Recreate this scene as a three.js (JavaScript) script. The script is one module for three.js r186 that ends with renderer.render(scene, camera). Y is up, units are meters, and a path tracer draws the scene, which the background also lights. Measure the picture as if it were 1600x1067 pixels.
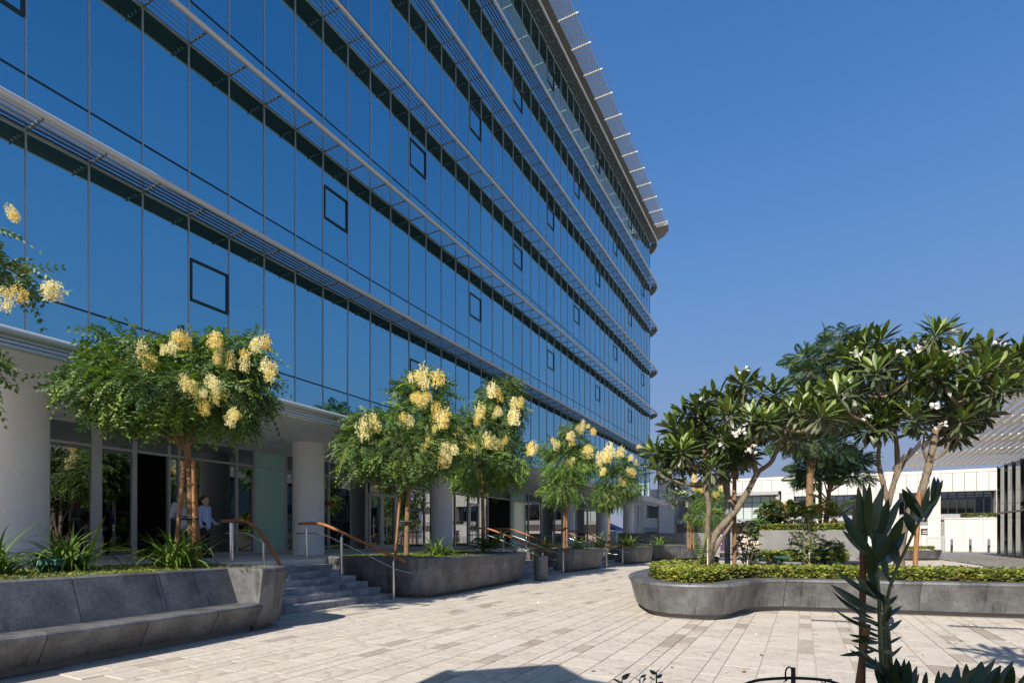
import * as THREE from 'three';
import { mergeGeometries, mergeVertices, toCreasedNormals } from 'three/addons/utils/BufferGeometryUtils.js';
import { RoundedBoxGeometry } from 'three/addons/geometries/RoundedBoxGeometry.js';
import { MarchingCubes } from 'three/addons/objects/MarchingCubes.js';

// ------------------------------------------------------------------ camera, sky, sun, exposure
// The site is laid out in a survey unit of 0.85 m (facade along -z, facade plane at x = -14.9); every top-level object is scaled to metres at the end.
const K = 0.85, EYE = 1.68, FOCAL = 870, HORIZON = 840;
const YAW = Math.atan(455 / FOCAL), SN = Math.sin(YAW), CS = Math.cos(YAW);
const scene = new THREE.Scene();
const camera = new THREE.PerspectiveCamera(2 * Math.atan(533.5 / FOCAL) * 180 / Math.PI, 1600 / 1067, 0.05, 1500);
camera.position.set(0, EYE * K, 0);
camera.rotation.y = YAW;
camera.setViewOffset(1600, 1067, 0, 533.5 - HORIZON, 1600, 1067);   // level camera, lens shifted up
camera.updateProjectionMatrix();
scene.add(camera);

const SHADOW = [0.11, -1.3];                                         // ground shadow of one unit of height (x, z)
const sunDir = new THREE.Vector3(-SHADOW[0], 1, -SHADOW[1]).normalize();
const sun = new THREE.DirectionalLight(new THREE.Color(1.0, 0.93, 0.82), 4.9);
sun.name = 'sun';
sun.position.copy(sunDir).multiplyScalar(120).add(new THREE.Vector3(-5, 0, -30));
sun.target.position.set(-5, 0, -30);
sun.castShadow = true;
sun.shadow.mapSize.set(4096, 4096);
Object.assign(sun.shadow.camera, { left: -80, right: 80, top: 80, bottom: -80, near: 1, far: 320 });
scene.add(sun, sun.target);

function skyTexture() {                                              // clear desert air: deep blue above, pale dusty band at the horizon, brighter round the sun
  const W = 512, H = 256, d = new Float32Array(W * H * 4);
  const stops = [[-90, 0.25, 0.23, 0.21], [-2, 0.25, 0.25, 0.26], [0, 0.215, 0.245, 0.32], [5, 0.205, 0.252, 0.365], [10, 0.17, 0.247, 0.405], [17, 0.12, 0.225, 0.428], [26, 0.078, 0.188, 0.415], [36, 0.049, 0.147, 0.365], [48, 0.031, 0.111, 0.303], [65, 0.021, 0.082, 0.245], [90, 0.018, 0.07, 0.215]];
  const v = new THREE.Vector3();
  for (let j = 0; j < H; j++) for (let i = 0; i < W; i++) {
    const el = ((j + 0.5) / H - 0.5) * Math.PI, az = ((i + 0.5) / W - 0.5) * 2 * Math.PI;
    v.set(Math.cos(el) * Math.cos(az), Math.sin(el), Math.cos(el) * Math.sin(az));
    const e = el * 180 / Math.PI;
    let k = 0; while (k < stops.length - 2 && e > stops[k + 1][0]) k++;
    const a = stops[k], b = stops[k + 1]; let t = Math.min(1, Math.max(0, (e - a[0]) / (b[0] - a[0])));
    const m = Math.max(0, v.dot(sunDir)), glow = 0.35 * Math.pow(m, 6) + 0.9 * Math.pow(m, 60);
    const o = (j * W + i) * 4, up = e > -1 ? 1 : 0;
    d[o] = a[1] + (b[1] - a[1]) * t + glow * 0.9 * up; d[o + 1] = a[2] + (b[2] - a[2]) * t + glow * 0.88 * up; d[o + 2] = a[3] + (b[3] - a[3]) * t + glow * 0.8 * up; d[o + 3] = 1;
  }
  const tx = new THREE.DataTexture(d, W, H, THREE.RGBAFormat, THREE.FloatType);
  tx.mapping = THREE.EquirectangularReflectionMapping; tx.magFilter = tx.minFilter = THREE.LinearFilter; tx.wrapS = THREE.RepeatWrapping; tx.needsUpdate = true;
  return tx;
}
scene.background = skyTexture();
scene.environment = scene.background;

const renderer = new THREE.WebGLRenderer({ antialias: true });
renderer.setSize(1024, 682);
renderer.toneMapping = THREE.LinearToneMapping;
renderer.toneMappingExposure = 1.45;
renderer.shadowMap.enabled = true;
renderer.shadowMap.type = THREE.PCFSoftShadowMap;

// ------------------------------------------------------------------ helpers
function RNG(a) { return () => { a |= 0; a = a + 0x6D2B79F5 | 0; let t = Math.imul(a ^ a >>> 15, 1 | a); t = t + Math.imul(t ^ t >>> 7, 61 | t) ^ t; return ((t ^ t >>> 14) >>> 0) / 4294967296; }; }
const V3 = (x, y, z) => new THREE.Vector3(x, y, z);
const used = new Map();
function numbered(n) { const c = used.get(n) ?? 0; used.set(n, c + 1); return c ? n + '_' + String(c).padStart(3, '0') : n; }
function at(px, py, Z) { const a = (px - 800) / FOCAL; return V3(Z * (-SN + a * CS), EYE + (HORIZON - py) * Z / FOCAL, Z * (-CS - a * SN)); }   // where a sight line reaches the distance Z
function onZ(px, z) { const a = (px - 800) / FOCAL; return at(px, 840, z / (-CS - a * SN)).x; }
function hZ(px, py, z) { const a = (px - 800) / FOCAL; return EYE + (HORIZON - py) * (z / (-CS - a * SN)) / FOCAL; }
const cam = (o, r, y, f) => V3(o.x + r * CS - f * SN, y, o.z - r * SN - f * CS);     // offset to the right / away
function mesh(name, geo, mat, parent) { const m = new THREE.Mesh(geo, mat); m.name = parent ? name : numbered(name); m.castShadow = m.receiveShadow = true; (parent ?? scene).add(m); return m; }
function part(name, parent) { const g = new THREE.Group(); g.name = name; parent.add(g); return g; }
function thing(name, label, category, pos = [0, 0, 0], group) { const g = new THREE.Group(); g.name = numbered(name); g.position.set(...pos); tag(g, label, category, group); scene.add(g); return g; }
function tag(o, label, category, group, kind) { if (label) o.userData.label = label; if (category) o.userData.category = category; if (group) o.userData.group = group; if (kind) o.userData.kind = kind; return o; }
function struct(name, geo, mat, label) { const m = mesh(name, geo, mat); m.userData.kind = 'structure'; if (label) m.userData.label = label; return m; }
function inst(name, geo, mat, mats, cols, parent) {
  const m = new THREE.InstancedMesh(geo, mat, mats.length); m.name = parent ? name : numbered(name);
  mats.forEach((x, i) => { m.setMatrixAt(i, x); if (cols) m.setColorAt(i, cols[i]); });
  m.castShadow = m.receiveShadow = true; m.userData.kind = 'stuff'; (parent ?? scene).add(m); return m;
}
const lin = (r, g, b) => new THREE.Color().setRGB(r, g, b);
function metric(g) {                                                 // uv in units from position, by the face's main axis
  g = g.index ? g.toNonIndexed() : g; g.computeVertexNormals();
  const p = g.attributes.position, n = g.attributes.normal, uv = new Float32Array(p.count * 2);
  for (let i = 0; i < p.count; i++) {
    const ax = Math.abs(n.getX(i)), ay = Math.abs(n.getY(i)), az = Math.abs(n.getZ(i));
    const [u, v] = ax > ay && ax > az ? [p.getZ(i), p.getY(i)] : ay > az ? [p.getX(i), p.getZ(i)] : [p.getX(i), p.getY(i)];
    uv[i * 2] = u; uv[i * 2 + 1] = v;
  }
  g.setAttribute('uv', new THREE.BufferAttribute(uv, 2)); return g;
}
const boxCache = new Map();
function box(w, h, d, bev = 0) {
  const k = [w, h, d, bev].map((x) => x.toFixed(4)).join();
  if (!boxCache.has(k)) boxCache.set(k, bev ? new RoundedBoxGeometry(w, h, d, 1, bev) : new THREE.BoxGeometry(w, h, d));
  return boxCache.get(k);
}
function span(name, x0, x1, y0, y1, z0, z1, mat, parent, bev = 0) {  // box between two corners
  const m = mesh(name, box(Math.abs(x1 - x0), Math.abs(y1 - y0), Math.abs(z1 - z0), bev), mat, parent);
  m.position.set((x0 + x1) / 2, (y0 + y1) / 2, (z0 + z1) / 2); return m;
}
function spanM(name, x0, x1, y0, y1, z0, z1, mat, parent) {          // the same with uv in units and a place of its own in the pattern
  const g = metric(new THREE.BoxGeometry(Math.abs(x1 - x0), Math.abs(y1 - y0), Math.abs(z1 - z0)));
  g.translate((x0 + x1) / 2, (y0 + y1) / 2, (z0 + z1) / 2); const gg = metric(g);
  const cx = (x0 + x1) / 2, cy = (y0 + y1) / 2, cz = (z0 + z1) / 2; gg.translate(-cx, -cy, -cz);
  const m = mesh(name, gg, mat, parent); m.position.set(cx, cy, cz); return m;
}
function limb(pts, r0, r1, sides = 8, seg = 6, lumps = 0, rnd = null) { // tapered tube through points
  const c = pts.length > 2 ? new THREE.CatmullRomCurve3(pts) : new THREE.LineCurve3(pts[0], pts[1]);
  const n = pts.length > 2 ? seg * (pts.length - 1) : seg, fr = c.computeFrenetFrames(n, false), pos = [], idx = [], uv = [];
  let L = c.getLength();
  for (let i = 0; i <= n; i++) {
    const t = i / n, p = c.getPointAt(t), r = (r0 + (r1 - r0) * t) * (1 + (rnd ? lumps * (rnd() - .5) : 0));
    for (let j = 0; j <= sides; j++) {
      const a = j / sides * Math.PI * 2, N = fr.normals[i], Bn = fr.binormals[i], q = 1 + (rnd ? lumps * .4 * Math.sin(a * 3 + i) : 0);
      pos.push(p.x + r * q * (Math.cos(a) * N.x + Math.sin(a) * Bn.x), p.y + r * q * (Math.cos(a) * N.y + Math.sin(a) * Bn.y), p.z + r * q * (Math.cos(a) * N.z + Math.sin(a) * Bn.z));
      uv.push(j / sides * r0 * 6.28, t * L);
    }
  }
  for (let i = 0; i < n; i++) for (let j = 0; j < sides; j++) { const a = i * (sides + 1) + j, b = a + sides + 1; idx.push(a, a + 1, b, b, a + 1, b + 1); }
  const k0 = pos.length / 3; const p0 = pts[0], p1 = pts[pts.length - 1];
  pos.push(p0.x, p0.y, p0.z, p1.x, p1.y, p1.z); uv.push(0, 0, 0, L);
  for (let j = 0; j < sides; j++) { idx.push(k0, j + 1, j); idx.push(k0 + 1, n * (sides + 1) + j, n * (sides + 1) + j + 1); }
  const g = new THREE.BufferGeometry(); g.setAttribute('position', new THREE.Float32BufferAttribute(pos, 3)); g.setAttribute('uv', new THREE.Float32BufferAttribute(uv, 2)); g.setIndex(idx); g.computeVertexNormals(); return g;
}
function outline(pts, step = 0.12) {                                 // evenly spaced points along corners rounded with their own radius: [x, z, r]
  const c = new THREE.CurvePath(), P = pts.map((p) => new THREE.Vector2(p[0], p[1])); let last = P[0].clone();
  for (let i = 1; i < P.length; i++) {
    const r = i < P.length - 1 ? (pts[i][2] ?? 0) : 0, a = P[i].clone();
    if (r > 0) {
      const d0 = P[i - 1].clone().sub(a), d1 = P[i + 1].clone().sub(a), k = Math.min(r, d0.length() * .49, d1.length() * .49);
      const q0 = a.clone().add(d0.setLength(k)), q1 = a.clone().add(d1.setLength(k));
      c.add(new THREE.LineCurve(last, q0)); c.add(new THREE.CubicBezierCurve(q0, q0.clone().lerp(a, .56), q1.clone().lerp(a, .56), q1)); last = q1;
    } else { c.add(new THREE.LineCurve(last, a)); last = a; }
  }
  const n = Math.max(4, Math.round(c.getLength() / step)); return c.getSpacedPoints(n);
}
function sweep(path, prof, s0 = 0, s1 = Infinity, uoff = 0) {        // profile [outwards, height] carried along a plan path, cut between two lengths
  const cum = [0]; for (let i = 1; i < path.length; i++) cum.push(cum[i - 1] + path[i].distanceTo(path[i - 1]));
  const L = cum[cum.length - 1]; s1 = Math.min(s1, L);
  const pick = (s) => { let i = 0; while (i < path.length - 2 && cum[i + 1] < s) i++; return path[i].clone().lerp(path[i + 1], (s - cum[i]) / Math.max(1e-6, cum[i + 1] - cum[i])); };
  const nrm = (s) => { const a = pick(Math.max(0, s - .06)), b = pick(Math.min(L, s + .06)), t = b.sub(a).normalize(); return [-t.y, t.x]; };
  const st = [s0, ...cum.filter((c) => c > s0 + .02 && c < s1 - .02), s1], m = prof.length, rings = [];
  for (const s of st) { const p = pick(s), n = nrm(s); rings.push(prof.map(([d, y]) => [p.x + n[0] * d, y, p.y + n[1] * d])); }
  const vl = [0]; for (let j = 1; j <= m; j++) vl.push(vl[j - 1] + Math.hypot(prof[j % m][0] - prof[j - 1][0], prof[j % m][1] - prof[j - 1][1]));
  const pos = [], uv = [], tri = (a, b, c, ua, ub, uc) => { pos.push(...a, ...b, ...c); uv.push(...ua, ...ub, ...uc); };
  for (let i = 0; i < rings.length - 1; i++) for (let j = 0; j < m; j++) {
    const k = (j + 1) % m, A = rings[i][j], B = rings[i][k], C = rings[i + 1][k], D = rings[i + 1][j], ua = [st[i] + uoff, vl[j]], ub = [st[i] + uoff, vl[j + 1]], uc = [st[i + 1] + uoff, vl[j + 1]], ud = [st[i + 1] + uoff, vl[j]];
    tri(A, B, C, ua, ub, uc); tri(A, C, D, ua, uc, ud);
  }
  const faces = THREE.ShapeUtils.triangulateShape(prof.map(([d, y]) => new THREE.Vector2(d, y)), []);
  for (const [a, b, c] of faces) { const R0 = rings[0], R1 = rings[rings.length - 1], w = (q) => [prof[q][0] + uoff, prof[q][1]]; tri(R0[a], R0[c], R0[b], w(a), w(c), w(b)); tri(R1[a], R1[b], R1[c], w(a), w(b), w(c)); }
  const g = new THREE.BufferGeometry(); g.setAttribute('position', new THREE.Float32BufferAttribute(pos, 3)); g.setAttribute('uv', new THREE.Float32BufferAttribute(uv, 2));
  return toCreasedNormals(g, 0.6);
}
function flat(pts, y, hole) {                                        // horizontal sheet from plan points [x, z]
  const s = new THREE.Shape(pts.map((p) => new THREE.Vector2(p.x, -p.y))); const g = new THREE.ShapeGeometry(s); g.rotateX(-Math.PI / 2); g.translate(0, y, 0); return metric(g);
}
function inside(x, z, poly) { let c = false; for (let i = 0, j = poly.length - 1; i < poly.length; j = i++) { const a = poly[i], b = poly[j]; if ((a.y > z) !== (b.y > z) && x < (b.x - a.x) * (z - a.y) / (b.y - a.y) + a.x) c = !c; } return c; }
function offsetPath(path, d) { return path.map((p, i) => { const a = path[Math.max(0, i - 1)], b = path[Math.min(path.length - 1, i + 1)], t = b.clone().sub(a).normalize(); return new THREE.Vector2(p.x - t.y * d, p.y + t.x * d); }); }

// ------------------------------------------------------------------ textures
function lattice(n, seed) { const r = RNG(seed), t = new Float32Array(n * n); for (let i = 0; i < n * n; i++) t[i] = r(); return (x, y) => { x = ((x % 1) + 1) % 1 * n; y = ((y % 1) + 1) % 1 * n; const i = Math.floor(x), j = Math.floor(y); let u = x - i, v = y - j; u = u * u * (3 - 2 * u); v = v * v * (3 - 2 * v); const a = t[(j % n) * n + i % n], b = t[(j % n) * n + (i + 1) % n], c = t[((j + 1) % n) * n + i % n], d = t[((j + 1) % n) * n + (i + 1) % n]; return a + (b - a) * u + (c - a) * v + (a - b - c + d) * u * v; }; }
function tex(size, f, srgb = true, rep = 1) {
  const d = new Uint8Array(size * size * 4);
  for (let j = 0; j < size; j++) for (let i = 0; i < size; i++) { const c = f(i / size, j / size, i, j), o = (j * size + i) * 4; d[o] = c[0]; d[o + 1] = c[1]; d[o + 2] = c[2]; d[o + 3] = 255; }
  const t = new THREE.DataTexture(d, size, size, THREE.RGBAFormat); t.magFilter = THREE.LinearFilter; t.minFilter = THREE.LinearMipmapLinearFilter; t.generateMipmaps = true; t.wrapS = t.wrapT = THREE.RepeatWrapping; t.repeat.set(rep, rep); if (srgb) t.colorSpace = THREE.SRGBColorSpace; t.needsUpdate = true; return t;
}
const n4 = lattice(4, 11), n8 = lattice(8, 12), n16 = lattice(16, 13), n32 = lattice(32, 14), n64 = lattice(64, 15), n128 = lattice(128, 16), n256 = lattice(256, 17);
const fbm = (u, v) => (n4(u, v) * 8 + n8(u, v) * 6 + n16(u, v) * 4 + n32(u, v) * 3 + n64(u, v) * 2 + n128(u, v)) / 24;
const g3 = (v, r = 1, g = 1, b = 1) => [Math.max(0, Math.min(255, v * r)), Math.max(0, Math.min(255, v * g)), Math.max(0, Math.min(255, v * b))];
const stoneT = tex(1024, (u, v) => { const c = fbm(u, v), s = n256(u, v), st = Math.max(0, n64(u, v * .08) * .5 + n16(u, v * .2) * .5 - .58) * 170; return g3(178 + (c - .5) * 190 + (s - .5) * 50 - st + (s > .93 ? 46 : 0), 1, 1, 1.01); }, true, 1 / 2.4);
const stoneB = tex(512, (u, v) => g3(128 + (n256(u, v) - .5) * 120 + (n64(u, v) - .5) * 60), false, 1 / 0.8);
const paveT = tex(1024, (u, v) => { const c = fbm(u, v), s = n256(u, v), l = n128(u * .25, v), b = Math.max(0, n16(u, v) * .6 + n64(u, v) * .4 - .66) * 150, d = n128(u, v) > .965 ? 26 : 0; return g3(230 + (c - .5) * 58 + (s - .5) * 20 + (l - .5) * 12 - b - d - (s < .05 ? 26 : 0), 1, .995 - b * .0006, .985 - b * .001); }, true, 1 / 5.3);
const paveB = tex(512, (u, v) => g3(128 + (n256(u, v) - .5) * 90 + (n64(u, v) - .5) * 50), false, 1 / 0.9);
const plasterT = tex(512, (u, v) => g3(236 + (fbm(u, v) - .5) * 26 + (n256(u, v) - .5) * 8), true, 1 / 4);
const woodT = tex(512, (u, v) => { const g = n64(u * 1, v * .06) * .6 + n256(u, v * .04) * .4; return g3(205 + (g - .5) * 120 + (fbm(u, v) - .5) * 60, 1, .97, .93); }, true, 1);
const barkT = tex(512, (u, v) => { const ring = n128(u * .05, v), sp = n64(u, v); return g3(190 + (fbm(u, v) - .5) * 150 + (ring - .5) * 60 - (sp > .8 ? 50 : 0)); }, true, 2.2);
const barkB = tex(256, (u, v) => g3(128 + (n64(u * .3, v) - .5) * 160 + (n128(u, v) - .5) * 60), false, 2.2);
const concT = tex(512, (u, v) => g3(214 + (fbm(u, v) - .5) * 70 + (n256(u, v) - .5) * 22 - (n128(u, v) > .93 ? 24 : 0)), true, 1 / 3);
const soilT = tex(256, (u, v) => g3(150 + (n64(u, v) - .5) * 150 + (n256(u, v) - .5) * 90), true, 1);

// ------------------------------------------------------------------ materials
const std = (o) => new THREE.MeshStandardMaterial(o), phy = (o) => new THREE.MeshPhysicalMaterial(o);
const M = {
  stone: std({ color: lin(.242, .241, .241), map: stoneT, roughness: .5, bumpMap: stoneB, bumpScale: .0012 }),
  toe: std({ color: lin(.16, .15, .14), roughness: .8 }),
  step: std({ color: lin(.62, .62, .625), map: stoneT, roughness: .75, bumpMap: stoneB, bumpScale: .001 }),
  terrace: std({ color: lin(.70, .68, .645), map: paveT, roughness: .7 }),
  plaster: std({ color: lin(.92, .915, .905), map: plasterT, roughness: .85 }),
  white: std({ color: lin(.64, .61, .565), map: plasterT, roughness: .6 }),
  alu: std({ color: lin(.50, .51, .53), roughness: .42, metalness: .35 }),
  louvre: std({ color: lin(.52, .52, .52), roughness: .5, metalness: .3 }),
  blade: std({ color: lin(.15, .14, .13), roughness: .55 }),
  bracket: std({ color: lin(.42, .41, .39), roughness: .5 }),
  arm: std({ color: lin(.10, .095, .09), roughness: .5 }),
  darkFrame: std({ color: lin(.012, .016, .022), roughness: .4 }),
  mull: std({ color: lin(.36, .38, .41), roughness: .4, metalness: .4 }),
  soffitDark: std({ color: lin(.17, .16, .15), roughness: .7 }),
  steel: std({ color: lin(.62, .62, .62), roughness: .25, metalness: 1 }),
  wood: std({ color: lin(.50, .20, .075), map: woodT, roughness: .5 }),
  stake: std({ color: lin(.42, .21, .09), map: woodT, roughness: .8 }),
  greyPole: std({ color: lin(.22, .22, .23), roughness: .5, metalness: .3 }),
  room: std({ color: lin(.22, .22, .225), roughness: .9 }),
  teal: phy({ color: lin(.42, .70, .63), roughness: .22, clearcoat: .6, clearcoatRoughness: .05 }),
  bark: std({ color: lin(.46, .27, .14), map: barkT, roughness: .9, bumpMap: barkB, bumpScale: .012 }),
  plumBark: std({ color: lin(.36, .275, .19), map: barkT, roughness: .85, bumpMap: barkB, bumpScale: .008 }),
  soil: std({ color: lin(.10, .07, .045), map: soilT, roughness: 1 }),
  conc: std({ color: lin(.30, .295, .29), map: concT, roughness: .9 }),
  black: std({ color: lin(.02, .02, .02), roughness: .6 }),
  greenBox: std({ color: lin(.03, .12, .09), roughness: .5 }),
};
const mirror = [[.27, .52, .60], [.255, .503, .583], [.287, .54, .62], [.262, .512, .605]].map((c) => std({ color: lin(...c), metalness: 1, roughness: .015 }));
const shopGlass = std({ color: lin(.30, .31, .325), metalness: 1, roughness: .01 });
const tealGlass = std({ color: lin(.09, .125, .135), metalness: 1, roughness: .03 });
const farGlass = std({ color: lin(.22, .235, .25), metalness: 1, roughness: .04 });
// ------------------------------------------------------------------ ground and paving
{
  const g = metric(new THREE.PlaneGeometry(1400, 1400).rotateX(-Math.PI / 2));
  const ground = struct('ground', g, std({ color: lin(.61, .553, .48), map: paveT, roughness: .9 }), 'pale stone ground of the plaza reaching the horizon');
  ground.position.y = -0.03;
  const bed = struct('plaza_paving', metric(new THREE.PlaneGeometry(44, 58).rotateX(-Math.PI / 2)), std({ color: lin(.42, .37, .31), roughness: 1 }), 'pale stone plank paving with scattered darker pavers');
  bed.position.set(7, -0.012, -21);
  const r = RNG(5), rows = []; let x = -10.6, k = 0; const pat = [.43, .43, .215, .215, .43, .215, .43, .43, .215, .43, .215, .215];
  while (x < 20) { const w = pat[k++ % pat.length]; rows.push([x, w]); x += w; }
  const tone = [lin(.645, .585, .508), lin(.655, .596, .52), lin(.632, .572, .496), lin(.665, .606, .532), lin(.64, .578, .50)].map((c) => std({ color: c, map: paveT, roughness: .72, bumpMap: paveB, bumpScale: .0008 }));
  const darks = [lin(.45, .385, .32), lin(.49, .425, .36)].map((c) => std({ color: c, map: paveT, roughness: .72, bumpMap: paveB, bumpScale: .0008 }));
  const list = [], uvGeo = new Map(), near = (w, l, q) => { const id = w + '_' + l + '_' + q; if (!uvGeo.has(id)) { const b = metric(new RoundedBoxGeometry(w - .014, .03, l - .007, 1, .004)); const uv = b.attributes.uv; for (let i = 0; i < uv.count; i++) uv.setXY(i, uv.getX(i) + q * .77, uv.getY(i) + q * 1.31); uvGeo.set(id, b); } return uvGeo.get(id); };
  for (const [rx, w] of rows) {
    let z = -3.2 - r() * .6;
    while (z > -49) {
      const l = w > .3 ? (r() < .3 ? .43 : .65) : .65, zc = z - l / 2, xc = rx + w / 2, Zc = -xc * SN - zc * CS; z -= l;
      if (Zc < 5) continue;
      const sx = 800 + FOCAL * (xc * CS - zc * SN) / Zc, sy = HORIZON + FOCAL * EYE / Zc;
      if (sx < -250 || sx > 1850 || sy > 1300) continue;
      const dark = w < .3 ? r() < .17 : r() < .012;
      list.push({ x: xc, z: zc, w, l, q: Math.floor(r() * 6), t: dark ? 5 + Math.floor(r() * 2) : Math.floor(r() * 5), s: w * l / Zc ** 3 * (sx > 0 && sx < 1600 && sy < 1067 && xc > -9 ? 1 : 0), h: (r() - .5) * .0016 });
    }
  }
  list.sort((a, b) => b.s - a.s);
  const all = [...tone, ...darks];
  list.slice(0, 300).forEach((p) => { const m = mesh('paver', near(p.w, p.l, p.q), all[p.t], bed); m.position.set(p.x - 7, .012 - .015 + p.h, p.z + 21); });
  const rest = list.slice(300), bw = new THREE.BoxGeometry(1, 1, 1);
  for (const wide of [1, 0]) for (const dk of [0, 1]) {
    const some = rest.filter((p) => (p.w > .3) === !!wide && (p.t > 4) === !!dk); if (!some.length) continue;
    const geos = some.map((p) => { const b = near(p.w, p.l, p.q).clone(); b.translate(p.x - 7, p.h - .003, p.z + 21); const c = all[p.t].color, col = new Float32Array(b.attributes.position.count * 3); for (let i = 0; i < col.length; i += 3) { col[i] = c.r; col[i + 1] = c.g; col[i + 2] = c.b; } b.setAttribute('color', new THREE.BufferAttribute(col, 3)); return b; });
    const m = mesh('pavers', mergeGeometries(geos), std({ color: 0xffffff, vertexColors: true, map: paveT, roughness: .72 }), bed); m.userData.kind = 'stuff';
  }
  for (const [px, py, w, l] of [[1306, 971, .85, 'narrow grey floor drain cover left of the foreground plant'], [1542, 981, 1.15, 'long grey floor drain cover right of the foreground plant']]) {
    const Z = FOCAL * EYE / (py - HORIZON), p = at(px, 840, Z), t = thing('floor_drain', l, 'drain cover', [p.x, .003, p.z]); t.rotation.y = YAW * .3;
    span('frame', -w / 2, w / 2, 0, .008, -.09, .09, M.greyPole, t); for (let i = 0; i < 12; i++) span('slot', -w / 2 + (i + .25) * w / 12, -w / 2 + (i + .75) * w / 12, .009, .011, -.06, .06, M.black, t);
  }
  // fallen petals and dry leaves on the paving
  const pet = new THREE.PlaneGeometry(.05, .035).rotateX(-Math.PI / 2), mp = [], ml = [];
  for (let i = 0; i < 90; i++) { const px = 300 + r() * 1290, Z = 6.8 + Math.pow(r(), 1.6) * 16, p = at(px, 840, Z); const m = new THREE.Matrix4().compose(V3(p.x, .012, p.z), new THREE.Quaternion().setFromEuler(new THREE.Euler((r() - .5) * .5, r() * 6, (r() - .5) * .5)), V3(1, 1, 1).multiplyScalar(.5 + r() * .7)); (r() < .6 ? mp : ml).push(m); }
  tag(inst('fallen_petals', pet, std({ color: lin(.85, .82, .70), roughness: .8, side: THREE.DoubleSide }), mp), 'pale fallen petals scattered over the paving', 'petals');
  tag(inst('dry_leaves', pet, std({ color: lin(.16, .10, .05), roughness: .9, side: THREE.DoubleSide }), ml), 'small dry brown leaves scattered over the paving', 'leaves');
}
{
  const t = struct('terrace', metric(new THREE.BoxGeometry(30, 1.05, 78)), M.terrace, 'raised pale terrace along the glass office building');
  t.position.set(-27.7, .525, -39); t.geometry.translate(-27.7, 0, -39); t.geometry = metric(t.geometry); t.geometry.translate(27.7, 0, 39);
}

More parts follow.
